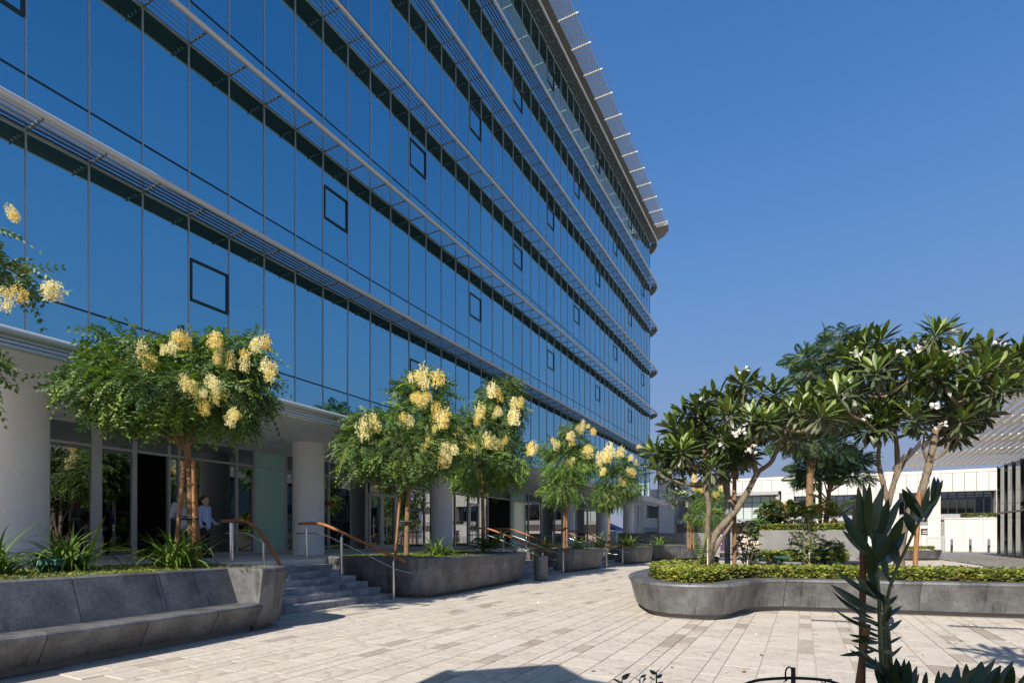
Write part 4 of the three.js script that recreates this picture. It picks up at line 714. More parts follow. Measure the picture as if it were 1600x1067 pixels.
{
  const r = RNG(61), zA = (x, y) => [1000 + x * .1752, 580 + y * .1752, 15 + (r() - .5) * 2.2], zB = (x, y) => [1200 + x * .2625, 480 + y * .2625, 14.2 + (r() - .5) * 2.2];
  const A = [[930, 130], [700, 260], [420, 400], [560, 440], [1000, 430], [1200, 350], [330, 560], [150, 740], [240, 800], [450, 600], [640, 560], [860, 650], [950, 720], [780, 720], [1050, 560], [650, 760], [850, 830], [430, 740], [540, 800], [1480, 430], [1390, 520], [1560, 330], [370, 820], [1090, 200], [800, 400], [1130, 480], [600, 640], [330, 680], [1330, 400], [740, 620], [520, 330], [860, 280]].map(([x, y]) => zA(x, y));
  const mid = [[230, 640], [320, 570], [180, 700], [380, 640]].map(([x, y]) => zB(x, y));
  const baseA = at(1113, 886, 15); baseA.y = .7;
  plumeria('left plumeria tree forking low, in front of the lamp post', baseA,
    [{ pts: [[1113, 896, 15], [1112, 850, 15], [1122, 830, 15], [1148, 800, 15], [1170, 765, 15], [1186, 735, 15]], r0: .11, r1: .07 }, { pts: [[1108, 870, 15], [1106, 820, 14.9], [1108, 790, 14.8], [1102, 755, 14.8], [1108, 725, 14.8], [1098, 700, 14.8]], r0: .085, r1: .05 }, { pts: [[1184, 738, 15], [1205, 722, 14.8], [1220, 690, 14.6], [1232, 668, 14.5], [1250, 652, 14.5]], r0: .065, r1: .04 }, { pts: [[1182, 740, 15], [1176, 705, 15], [1168, 670, 15.2], [1160, 640, 15.2]], r0: .07, r1: .04 }, { pts: [[1150, 800, 15], [1136, 770, 15.2], [1128, 735, 15.4], [1135, 690, 15.4]], r0: .06, r1: .04 }, { pts: [[1113, 870, 15], [1128, 842, 14.8], [1146, 815, 14.7]], r0: .045, r1: .035 }],
    [...A, ...mid], [[1163, 583, 14.8], [1155, 678, 13.6], [1162, 672, 13.6], [1150, 682, 13.6], [1176, 703, 13.6], [1172, 708, 13.6], [1100, 628, 14], [1130, 700, 13.8]], 201, [[[1148, 900, 15.4], [1148, 735, 15.4]]]);
  const Bt = [[590, 230], [720, 320], [560, 340], [990, 180], [900, 370], [880, 280], [1150, 260], [1240, 430], [1420, 330], [1090, 580], [890, 700], [1500, 340], [650, 400], [470, 450], [1000, 400], [600, 520], [720, 470], [440, 540], [700, 640], [860, 560], [1050, 470], [1200, 560], [1150, 690], [1260, 650], [560, 640], [590, 740], [680, 720], [1000, 700], [1080, 760], [1340, 420], [1400, 480], [760, 560], [640, 300], [1300, 310], [840, 440], [520, 260], [1480, 450], [960, 500], [1120, 400], [500, 520], [1180, 640]].map(([x, y]) => zB(x, y));
  const baseB = at(1405, 884, 14.2); baseB.y = .7;
  plumeria('right plumeria tree with a broad crown of big leaves', baseB,
    [{ pts: [[1405, 896, 14.2], [1408, 850, 14.2], [1418, 810, 14], [1440, 770, 13.8], [1450, 735, 13.8], [1458, 700, 13.8], [1463, 670, 13.8]], r0: .125, r1: .07 }, { pts: [[1400, 860, 14.2], [1385, 810, 14.3], [1392, 775, 14.4], [1402, 735, 14.4], [1402, 700, 14.4], [1398, 670, 14.4]], r0: .085, r1: .05 }, { pts: [[1390, 790, 14.3], [1378, 745, 14.4], [1373, 715, 14.5], [1376, 690, 14.5]], r0: .07, r1: .045 }, { pts: [[1396, 760, 14.4], [1412, 725, 14.3], [1425, 700, 14.2]], r0: .05, r1: .035 }, { pts: [[1456, 720, 13.8], [1475, 708, 13.7], [1486, 690, 13.6]], r0: .03, r1: .025 }, { pts: [[1452, 725, 13.8], [1444, 705, 13.7], [1445, 680, 13.6]], r0: .03, r1: .025 }, { pts: [[1463, 675, 13.8], [1490, 640, 13.6], [1530, 600, 13.5], [1560, 575, 13.5]], r0: .06, r1: .035 }],
    Bt, [[1495, 520, 13.4], [1490, 523, 13.4], [1445, 545, 13], [1436, 550, 13], [1498, 552, 12.8], [1486, 556, 12.8], [1562, 539, 13.2], [1338, 558, 13.2], [1320, 622, 13], [1355, 657, 12.8], [1463, 638, 12.6], [1470, 670, 12.6], [1410, 555, 13]], 202, [[[1430, 900, 13.6], [1437, 770, 13.7]]]);
  const baseC = at(1075, 860, 40); baseC.y = 1.05;
  plumeria('small distant plumeria beside the white tower wall', baseC, [{ pts: [[1076, 856, 40], [1075, 810, 40], [1072, 790, 40]], r0: .12, r1: .08 }, { pts: [[1078, 856, 40], [1079, 815, 40], [1082, 792, 40]], r0: .1, r1: .07 }],
    [[1045, 775, 40], [1055, 765, 40], [1065, 758, 40], [1075, 762, 40], [1085, 770, 40], [1060, 778, 39.5], [1072, 780, 39.5], [1050, 785, 40], [1080, 783, 40], [1090, 762, 40.5]], [[1085, 755, 39], [1070, 770, 39], [1092, 750, 39], [1058, 765, 39]], 203, [[[1079, 858, 39.6], [1080, 805, 39.6]], [[1084, 858, 39.6], [1083, 808, 39.6]]], 120, 15, 1.5, 0);
  const baseD = at(2600, 840, 1.85); baseD.y = 0;                    // stands outside the frame at the right; only its shadow is seen
  plumeria('plumeria tree just outside the right edge, casting leaf shadows', baseD, [{ pts: [[2600, 1560, 1.9], [2500, 700, 2.0], [2150, 120, 2.6]], r0: .1, r1: .07 }],
    [[1880, 40, 3.1], [1950, 20, 3.0], [1910, 100, 3.05], [1990, 60, 2.9], [2060, 0, 2.8]], [], 204, [], 0, 13, 1, 0);
}
// ------------------------------------------------------------------ tall feathery trees behind the retaining wall
function featherGeo(seed) {                                          // bipinnate leaf: thin pinnae off a midrib, lying flat
  const r = RNG(seed), pos = [];
  for (let i = 1; i <= 9; i++) for (const s of [-1, 1]) {
    const t = i / 9, o = V3(t * .62, -.22 * t * t, 0), a = 1.0 - t * .45, l = .26 * Math.sin(Math.PI * (t * .75 + .2)), d = V3(Math.cos(a), -.15 - r() * .2, s * Math.sin(a)), w = V3(-d.z, 0, d.x).normalize().multiplyScalar(.03);
    const m = o.clone().addScaledVector(d, l * .5), e = o.clone().addScaledVector(d, l);
    for (const p of [o, m.clone().add(w), e, o, e, m.clone().sub(w)]) pos.push(p.x, p.y, p.z);
  }
  const g = new THREE.BufferGeometry(); g.setAttribute('position', new THREE.Float32BufferAttribute(pos, 3)); g.computeVertexNormals(); return g;
}
const feather = [featherGeo(1), featherGeo(2)];
const featherCols = [lin(.035, .10, .025), lin(.05, .125, .028), lin(.065, .15, .03), lin(.028, .08, .025)];
function featherTree(label, px, Z, y0, top, pads, dens, seed, lean) {
  const r = RNG(seed), o = at(px, 840, Z); o.y = y0;
  const t = thing('feathery_tree', label, 'tree', [o.x, y0, o.z], 'feathery trees behind the wall'), T = (rr, y, f) => cam(o, rr, y, f).sub(o);
  mesh('trunk', limb([T(0, y0 - .1, 0), T(lean * .4, y0 + (top - y0) * .35, 0), T(lean, y0 + (top - y0) * .7, 0), T(lean * 1.3, top, 0)], .19, .06, 10, 5, .1, r), M.bark, t);
  for (const [a, y, f] of pads) mesh('branch', limb([T(lean, y0 + (Math.min(y, top) - y0) * (.45 + r() * .3), 0), T(lean + (a - lean) * .5, y - .5, f * .5), T(a, y, f)], .06, .015, 6, 4, .1, r), M.bark, t);
  const mats = [], cols = []; crownInstances(o, pads, dens, r, mats, cols, featherCols, .05, 1.15);
  const c = part('crown', t); for (let k = 0; k < 2; k++) inst('leaves', feather[k], crownMat, mats.filter((_, i) => i % 2 === k), cols.filter((_, i) => i % 2 === k), c);
}
featherTree('tall feathery tree rising between the two plumerias', 1265, 27, 1.8, 10.5, [[-.7, 8.2, 0, 1.1, .38], [.3, 9.6, 0, 1.2, .4], [1.3, 11.0, 0, 1.2, .38], [2.0, 10.3, .4, 1.2, .4], [-.2, 10.4, 0, .8, .3], [1.0, 8.7, 0, 1.3, .4], [.2, 7.4, 0, 1.5, .45], [1.6, 7.2, .3, 1.3, .5], [-.6, 6.3, 0, 1.1, .45], [.9, 6.0, 0, 1.2, .4], [-1.0, 7.2, .3, .8, .35], [2.6, 8.8, .3, 1.2, .4], [1.5, 11.6, 0, .6, .25]], 1150, 301, .1);
featherTree('lower spreading feathery tree with dark trunk behind the cycads', 1290, 32, 1.8, 5.2, [[-.5, 5.6, 0, 1.2, .4], [.8, 6.0, 0, 1.4, .45], [1.6, 5.2, 0, 1.1, .35], [0, 6.6, 0, 1.2, .4], [1.9, 6.2, .2, 1.0, .35], [-1.0, 5.0, 0, .8, .3]], 620, 302, .2);

// ------------------------------------------------------------------ cycads and other bedding plants
function frondGeo(n, len, ll, lw, arch, vee) {
  const pos = [], mid = (t) => V3(t * len * (1 - .18 * arch * t), len * (.55 * t - arch * .75 * t * t), 0);
  for (let i = 1; i <= n; i++) for (const s of [-1, 1]) { const t = .1 + .9 * i / n, o = mid(t), a = 1.1 - .5 * t, l = ll * Math.sin(Math.PI * (.18 + t * .78)), d = V3(Math.cos(a), vee, s * Math.sin(a)).normalize(), w = V3(-d.z * s, 0, d.x * s).normalize().multiplyScalar(lw), m = o.clone().addScaledVector(d, l * .4), e = o.clone().addScaledVector(d, l); for (const p of [o, m.clone().add(w), e, o, e, m.clone().sub(w)]) pos.push(p.x, p.y, p.z); }
  for (let k = 0; k < 6; k++) { const a = mid(k / 6), b = mid((k + 1) / 6), z = V3(0, 0, .012), y = V3(0, .012, 0); for (const p of [a.clone().add(z), b, a.clone().add(y), a.clone().sub(z), a.clone().add(y), b]) pos.push(p.x, p.y, p.z); }
  const g = new THREE.BufferGeometry(); g.setAttribute('position', new THREE.Float32BufferAttribute(pos, 3)); g.computeVertexNormals(); return g;
}
const cyFrond = frondGeo(24, 1.5, .26, .03, .7, .3), zamFrond = frondGeo(14, 1.05, .16, .022, .1, .15);
const cyMats = [lin(.055, .11, .022), lin(.09, .13, .025), lin(.24, .17, .04)].map((c) => leafMat({ color: c, roughness: .45, transmission: .15 })), zamMat = leafMat({ color: lin(.13, .18, .045), roughness: .5, transmission: .25 });
function cycad(label, p, n, s, geo, mats, el0, el1, seed, stem = true) {
  const r = RNG(seed), t = thing('cycad', label, 'plant', [p.x, p.y, p.z], 'cycads');
  if (stem) mesh('stem', limb([V3(0, -.5, 0), V3(0, .18 * s, 0)], .13 * s, .1 * s, 8, 1), M.bark, t);
  for (let i = 0; i < n; i++) { const m = mesh('frond', geo, mats[Math.floor(r() * mats.length * .999)], t); m.position.y = .14 * s; m.rotation.set(0, i * 2.399 + r() * .5, el0 + (el1 - el0) * r(), 'YXZ'); m.scale.setScalar(s * (.75 + r() * .4)); }
  return t;
}
cycad('dark cycad at the left end of the retaining wall top', at(1236, 818, 26).setY(2.3), 20, 1.05, cyFrond, cyMats, -.1, .75, 401);
cycad('browning cycad in the middle of the retaining wall top', at(1266, 815, 26.2).setY(2.3), 22, 1.15, cyFrond, cyMats, -.1, .75, 402);
cycad('cycad at the right of the retaining wall top beside the camera pole', at(1304, 812, 26).setY(2.3), 20, 1.2, cyFrond, cyMats.slice(0, 2), -.1, .75, 403);
cycad('dark small cycad with a white stake in the right planter', at(1270, 880, 16.8).setY(.8), 16, .75, cyFrond, cyMats.slice(0, 2), -.2, .6, 404);
cycad('small cycad beside the staked shrub in the right planter', at(1172, 880, 17).setY(.8), 12, .6, cyFrond, cyMats.slice(0, 2), -.2, .5, 405);
cycad('upright pale green fern-like cycad left of the plumeria trunk', at(1098, 888, 14.2).setY(.78), 9, .95, zamFrond, [zamMat], .2, 1.05, 406, false);
cycad('dark cycad between the handrails on the second planter', at(765, 858, 20.2).setY(1.05), 18, .85, cyFrond, cyMats.slice(0, 2), -.1, .7, 407);
{ // round leafy shrub on the wall and two thin staked shrubs
  const r = RNG(9), mk = (label, p, h, w, n, cols, geo, sc, stakeTop) => {
    const t = thing('shrub', label, 'shrub', [p.x, p.y, p.z], 'shrubs in the right beds'), mats = [], cs = [];
    for (let i = 0; i < 5; i++) mesh('stem', limb([V3((r() - .5) * .1, -.05, (r() - .5) * .1), V3((r() - .5) * w * .6, h * .5, (r() - .5) * w * .6), V3((r() - .5) * w, h * (.75 + r() * .25), (r() - .5) * w)], .02, .006, 5, 3), M.plumBark, t);
    for (let i = 0; i < n; i++) { const a = r() * 6.28, y = h * (.15 + .85 * r()), rad = w * .55 * Math.sqrt(r()) * (stakeTop ? .8 : Math.sqrt(Math.max(.05, 1 - Math.pow(y / h * 1.6 - .7, 2)))); const e = new THREE.Euler((r() - .5) * 1.2, r() * 6.28, (r() - .5) * 1.2), s = sc * (.7 + r() * .6); mats.push(new THREE.Matrix4().compose(V3(Math.cos(a) * rad, y, Math.sin(a) * rad), new THREE.Quaternion().setFromEuler(e), V3(s, s, s))); cs.push(cols[Math.floor(r() * cols.length)].clone().multiplyScalar(.8 + r() * .4)); }
    inst('foliage', geo, coverMat, mats, cs, t);
    if (stakeTop) mesh('stake', limb([V3(.05, -.1, .12), V3(.05, stakeTop, .12)], .022, .02, 6, 1), std({ color: lin(.62, .52, .42), roughness: .8 }), t);
  };
  mk('round leafy green shrub on the wall top left of the cycads', at(1205, 820, 27).setY(1.85), 1.5, 1.5, 260, [lin(.05, .11, .02), lin(.07, .13, .025), lin(.10, .15, .03)], leafTuft(8, .16, .05, 8), 1);
  mk('trailing dark shrub at the corner of the retaining wall', at(1188, 836, 26).setY(1.4), 1.1, 1.0, 140, [lin(.09, .17, .04), lin(.13, .21, .06)], leafTuft(8, .14, .04, 8), 1);
  mk('thin grey-green shrub tied to a short stake near the lamp post', at(1166, 880, 16.5).setY(.78), 1.35, .9, 130, [lin(.20, .23, .09), lin(.15, .18, .06), lin(.26, .26, .12)], leafTuft(7, .10, .028, 18), 1, 1.0);
  mk('wispy grey-green shrub tied to a white stake in front of the wall', at(1262, 880, 16.4).setY(.78), 1.6, 1.0, 150, [lin(.20, .25, .08), lin(.24, .28, .09), lin(.15, .20, .05)], leafTuft(7, .11, .022, 19), 1, 1.5);
  mk('yellow-green young palm clump beside the white stake', at(1296, 880, 17).setY(.75), .7, .9, 60, [lin(.20, .22, .03), lin(.14, .18, .03)], leafTuft(7, .26, .016, 20, 1.0), 1);
  const st = thing('garden_stake', 'slim white stake before the fern-like cycad', 'stake', at(1106, 900, 13.9).setY(.7).toArray()); mesh('rod', limb([V3(0, 0, 0), V3(0, .95, 0)], .018, .016, 6, 1), std({ color: lin(.7, .55, .48), roughness: .7 }), st);
}
// strap-leaved lilies
const strapGeo = [0, 1, 2, 3].map((k) => { const r = RNG(70 + k), pos = [], idx = [], n = 9, len = 1.0 + r() * .25, bend = [.5, .85, 1.25, 1.7][k]; let x = 0, y = 0, e = 1.25; for (let i = 0; i <= n; i++) { const t = i / n, w = .026 * Math.pow(Math.max(0, 1 - Math.pow(t, 2.2)), .8) + .001; pos.push(x, y + w * .4, -w, x, y, 0, x, y + w * .4, w); const s = len / n; x += Math.cos(e) * s; y += Math.sin(e) * s; e -= bend / n * (1 + t * 1.6); } for (let i = 0; i < n; i++) for (const j of [0, 1]) { const a = i * 3 + j, b = a + 3; idx.push(a, a + 1, b, b, a + 1, b + 1); } const g = new THREE.BufferGeometry(); g.setAttribute('position', new THREE.Float32BufferAttribute(pos, 3)); g.setIndex(idx); g.computeVertexNormals(); return g; });
const strapMats = [lin(.09, .17, .02), lin(.12, .21, .025), lin(.15, .24, .03), lin(.07, .14, .02), lin(.18, .25, .03)].map((c) => leafMat({ color: c, roughness: .38, transmission: .22 }));
function lily(label, p, n, s, seed, light = 0, merge = false) {
  const r = RNG(seed), t = thing('lily_clump', label, 'plant', [p.x, p.y, p.z], 'strap-leaved lily clumps'), gs = [];
  for (let i = 0; i < n; i++) { const k = Math.floor(r() * 4), sc = s * (.6 + r() * .55), m = new THREE.Mesh(strapGeo[k], strapMats[Math.floor(r() * 5)]); m.name = 'leaf'; m.castShadow = m.receiveShadow = true; m.position.set((r() - .5) * .45 * s, 0, (r() - .5) * .45 * s); m.rotation.set((r() - .5) * .5, r() * 6.28, -.55 + r() * .6); m.scale.setScalar(sc); if (merge) { m.updateMatrix(); gs.push(m.geometry.clone().applyMatrix4(m.matrix)); } else t.add(m); }
  if (merge) mesh('leaves', mergeGeometries(gs), strapMats[2], t).userData.kind = 'stuff';
}
lily('strap-leaved lily clump beside the green floodlight box', at(105, 866, 9.6).setY(1.06), 110, .95, 501);
lily('strap-leaved lily clump around the stakes of the nearest blossom tree', at(272, 866, 10.4).setY(1.06), 130, .95, 502);
lily('strap-leaved lily cut off by the left edge', at(-12, 880, 8.6).setY(1.06), 70, .9, 503);
lily('bright lily clump beside the second blossom tree trunk', at(688, 858, 17).setY(1.05), 120, .8, 504, .7);
lily('sunlit lily clump behind the distant wooden handrail', at(905, 850, 28).setY(1.05), 45, 1.0, 505, .8, true);
lily('dark lily clump left of the fourth blossom tree', at(852, 850, 26.6).setY(1.05), 45, 1.0, 506, 0, true);
lily('lily clump left of the farthest blossom tree trunk', at(938, 846, 34).setY(1.05), 45, 1.1, 507, 0, true);
lily('tall lily clump right of the farthest blossom tree trunk', at(982, 846, 35.5).setY(1.05), 60, 1.35, 508, .3, true);
lily('lone lily on the farthest bending planter', at(1032, 846, 43).setY(1.05), 40, 1.3, 509, .5, true);

// ------------------------------------------------------------------ two people by the entrance
function sdfMesh(bones, c, R, res, k) {                              // bones: [ax, ay, az, ra, bx, by, bz, rb]
  const mc = new MarchingCubes(res, new THREE.MeshBasicMaterial(), false, false, 60000), sd = (x, y, z) => {
    let d = 1e9; for (const [ax, ay, az, ra, bx, by, bz, rb] of bones) { const dx = bx - ax, dy = by - ay, dz = bz - az, l = dx * dx + dy * dy + dz * dz || 1e-9, t = Math.max(0, Math.min(1, ((x - ax) * dx + (y - ay) * dy + (z - az) * dz) / l)), q = Math.hypot(x - ax - dx * t, y - ay - dy * t, z - az - dz * t) - (ra + (rb - ra) * t), h = Math.max(0, Math.min(1, .5 + .5 * (d - q) / k)); d = d > 1e8 ? q : d + (q - d) * h - k * h * (1 - h); } return d; };
  mc.isolation = 0; const h = res / 2;
  for (let z = 0; z < res; z++) for (let y = 0; y < res; y++) for (let x = 0; x < res; x++) mc.field[z * res * res + y * res + x] = -sd(c[0] + (x - h) / h * R, c[1] + (y - h) / h * R, c[2] + (z - h) / h * R);
  mc.update(); const n = mc.count, g = new THREE.BufferGeometry();
  const p = mc.positionArray.slice(0, n * 3); for (let i = 0; i < n * 3; i += 3) { p[i] = p[i] * R + c[0]; p[i + 1] = p[i + 1] * R + c[1]; p[i + 2] = p[i + 2] * R + c[2]; }
  g.setAttribute('position', new THREE.BufferAttribute(p, 3)); g.setAttribute('normal', new THREE.BufferAttribute(mc.normalArray.slice(0, n * 3), 3)); const q = mergeVertices(new THREE.BufferGeometry().setAttribute('position', g.attributes.position), 1e-4); q.computeVertexNormals(); return q;
}
function person(label, px, Z, turn, o) {
  const p = at(px, 840, Z), t = thing('person', label, 'person', [p.x, 1.06, p.z]); t.rotation.y = turn; t.scale.setScalar(1 / .85 * o.h / 1.7);
  const hand = (s, x, y, z) => [[x, y, z, .032, x, y, z + .07, .03], ...[-.026, -.009, .009, .026].map((d, i) => [x + d, y, z + .07, .0095, x + d * 1.1, y - .015, z + .13 - Math.abs(i - 1.4) * .008, .008]), [x - s * .03, y, z + .03, .011, x - s * .055, y + .02, z + .08, .009]];
  const A = o.arms, arms = [-1, 1].flatMap((s) => { const [e, w] = A[s < 0 ? 0 : 1]; return [[s * .17, 1.38, 0, .05, e[0], e[1], e[2], .04], [e[0], e[1], e[2], .04, w[0], w[1], w[2], .028]]; });
  const hands = [-1, 1].flatMap((s) => { const w = A[s < 0 ? 0 : 1][1]; return hand(s, w[0], w[1], w[2]); });
  const skin = std({ color: lin(.48, .30, .21), roughness: .6 });
  const body = [[0, 1.58, .01, .095, 0, 1.62, 0, .098], [0, 1.53, .03, .06, 0, 1.50, .035, .05], [0, 1.36, 0, .06, 0, 1.5, 0, .052], [0, 1.57, .1, .018, 0, 1.545, .115, .02], [-.098, 1.57, 0, .02, -.1, 1.54, 0, .016], [.098, 1.57, 0, .02, .1, 1.54, 0, .016], [-.1, 1.34, 0, .08, .1, 1.34, 0, .08], [0, 1.3, 0, .12, 0, 1.0, 0, .115], ...arms, [-.09, .95, 0, .09, -.1, .5, .01, .06], [-.1, .5, .01, .058, -.1, .09, -.01, .038], [.09, .95, 0, .09, .1, .5, .01, .06], [.1, .5, .01, .058, .1, .09, -.01, .038], [-.1, .05, -.03, .04, -.11, .035, .15, .03], [.1, .05, -.03, .04, .11, .035, .15, .03]];
  const bg = mergeGeometries([sdfMesh(body, [0, .88, 0], .95, 96, .03), sdfMesh(hands.slice(0, 6), [A[0][1][0], A[0][1][1], A[0][1][2] + .06], .13, 44, .006), sdfMesh(hands.slice(6), [A[1][1][0], A[1][1][1], A[1][1][2] + .06], .13, 44, .006)]);
  mesh('body', bg, skin, t);
  mesh('shirt', sdfMesh([[-.13, 1.36, 0, .085, .13, 1.36, 0, .085], [0, 1.3, 0, .145, 0, .98, 0, .15], [0, .98, 0, .15, 0, .9, 0, .16], ...arms.map((a, i) => { const b = a.slice(); b[3] += .022; b[7] += .02; if (i % 2 && o.short) { b[4] = b[0]; b[5] = b[1]; b[6] = b[2]; } return b; })], [0, 1.1, .05], .62, 72, .03), o.shirt, t);
  mesh('trousers', sdfMesh([[-.06, .93, 0, .125, .06, .93, 0, .125], [-.09, .9, 0, .105, -.1, .5, .01, .078], [-.1, .5, .01, .078, -.1, .1, -.01, .06], [.09, .9, 0, .105, .1, .5, .01, .078], [.1, .5, .01, .078, .1, .1, -.01, .06]], [0, .52, 0], .58, 64, .03), o.trousers, t);
  mesh('shoe', sdfMesh([[-.1, .05, -.05, .05, -.11, .04, .16, .038]], [-.1, .05, .05], .2, 28, .01), M.black, t); mesh('shoe', sdfMesh([[.1, .05, -.05, .05, .11, .04, .16, .038]], [.1, .05, .05], .2, 28, .01), M.black, t);
  mesh('hair', sdfMesh(o.hairBones, [0, 1.5, -.05], .3, 48, .03), o.hair, t);
  for (const s of [-1, 1]) mesh('eye', new THREE.SphereGeometry(.012, 8, 6).translate(s * .035, 1.585, .09), M.black, t);
  mesh('mouth', box(.04, .008, .008).clone().translate(0, 1.51, .088), std({ color: lin(.35, .12, .1), roughness: .6 }), t);
  if (o.bag) { mesh('backpack', new RoundedBoxGeometry(.3, .42, .16, 3, .06).translate(0, 1.18, -.24), M.black, t); }
  return t;
}
const print = tex(128, (u, v) => { const a = n16(u, v), c = n32(u, v); return a > .55 ? [150, 120, 105] : c > .5 ? [205, 195, 185] : [70, 62, 58]; }, true, 3);
const shirt1 = std({ color: lin(.45, .45, .50), roughness: .8 });
const w1 = person('person in a pale grey blouse with long fair hair, holding a bundle by the entrance', 284, 16.6, -1.9, { h: 1.66, shirt: shirt1, trousers: std({ color: lin(.02, .022, .035), roughness: .8 }), hair: std({ color: lin(.42, .30, .16), roughness: .6 }), hairBones: [[0, 1.63, -.02, .105, 0, 1.58, -.05, .1], [0, 1.56, -.07, .085, 0, 1.3, -.09, .06]], arms: [[[-.24, 1.1, .02], [-.1, 1.08, .22]], [[.24, 1.1, .02], [.1, 1.1, .24]]] });
{ const b = thing('cloth_bundle', 'patterned brown cloth bundle held by the fair-haired person', 'bundle'); const g = sdfMesh([[-.12, 1.12, .3, .09, .12, 1.14, .3, .08], [-.05, 1.2, .32, .07, .05, 1.02, .32, .09]], [0, 1.1, .3], .3, 36, .05); mesh('cloth', metric(g), std({ color: lin(.5, .45, .42), map: print, roughness: .9 }), b); b.position.copy(w1.position); b.rotation.y = -1.9; b.scale.copy(w1.scale); }
const w2 = person('dark-haired person in a light blue shirt with black backpack by the entrance', 319, 17.3, 2.0, { h: 1.6, bag: true, shirt: std({ color: lin(.36, .46, .72), roughness: .8 }), trousers: std({ color: lin(.015, .015, .02), roughness: .8 }), hair: std({ color: lin(.03, .012, .01), roughness: .5 }), hairBones: [[0, 1.63, -.02, .105, 0, 1.58, -.05, .1], [0, 1.56, -.07, .085, 0, 1.42, -.08, .05]], arms: [[[-.25, 1.1, -.02], [-.24, .86, .06]], [[.25, 1.1, -.02], [.2, .95, .2]]] });

// ------------------------------------------------------------------ foreground planter with its plants, in the shade of a slab canopy
{
  const c = (r, f) => { const p = cam({ x: 0, z: 0 }, r, 0, f); return [p.x, p.z]; };
  const path = outline([[...c(.2, .75)], [...c(.0, 1.5), .5], [...c(.35, 2.55), .5], [...c(1.3, 2.72), .8], [...c(3.2, 2.6), .6], [...c(4.2, 1.6)]]).reverse();
  const t = stonePlanter('stone_planter', 'near dark stone planter holding the foreground plants below the frame', path, BLOCK.map(([d, y]) => [d, y * .84]), [2.2, 4.4], -.3, .88);
}
const zLeaf = [bladeLeaf(1, .125, .95, .06, .12, 8), bladeLeaf(1, .14, 1.05, -.05, .1, 8), bladeLeaf(1, .115, .9, .12, .18, 8)];
const zMats = [lin(.036, .066, .026), lin(.048, .08, .028), lin(.034, .068, .04), lin(.065, .10, .032)].map((c) => phy({ color: c, roughness: .38, clearcoat: .25, clearcoatRoughness: .3, side: THREE.DoubleSide }));
function leafBetween(t, B, [x0, y0, x1, y1, wid = 1], Z, r, mats, dz = 0) {
  const a = at(x0, y0, Z + (r() - .5) * .1).sub(B), b = at(x1, y1, Z + dz + (r() - .5) * .2).sub(B), d = b.clone().sub(a), L = d.length(), X = d.clone().normalize(), vw = at((x0 + x1) / 2, (y0 + y1) / 2, 1).sub(V3(0, EYE, 0)).normalize().negate().add(V3((r() - .5) * .8, .25 + r() * .4, (r() - .5) * .8)), Zx = X.clone().cross(vw).normalize().negate(), Y = Zx.clone().cross(X).normalize();
  const m = mesh('leaflet', zLeaf[Math.floor(r() * 3)], mats[Math.floor(r() * mats.length)], t); m.position.copy(a); m.quaternion.setFromRotationMatrix(new THREE.Matrix4().makeBasis(X, Y, Zx)); m.scale.set(L, L, L * Math.min(wid, 1.25) * .72);
}
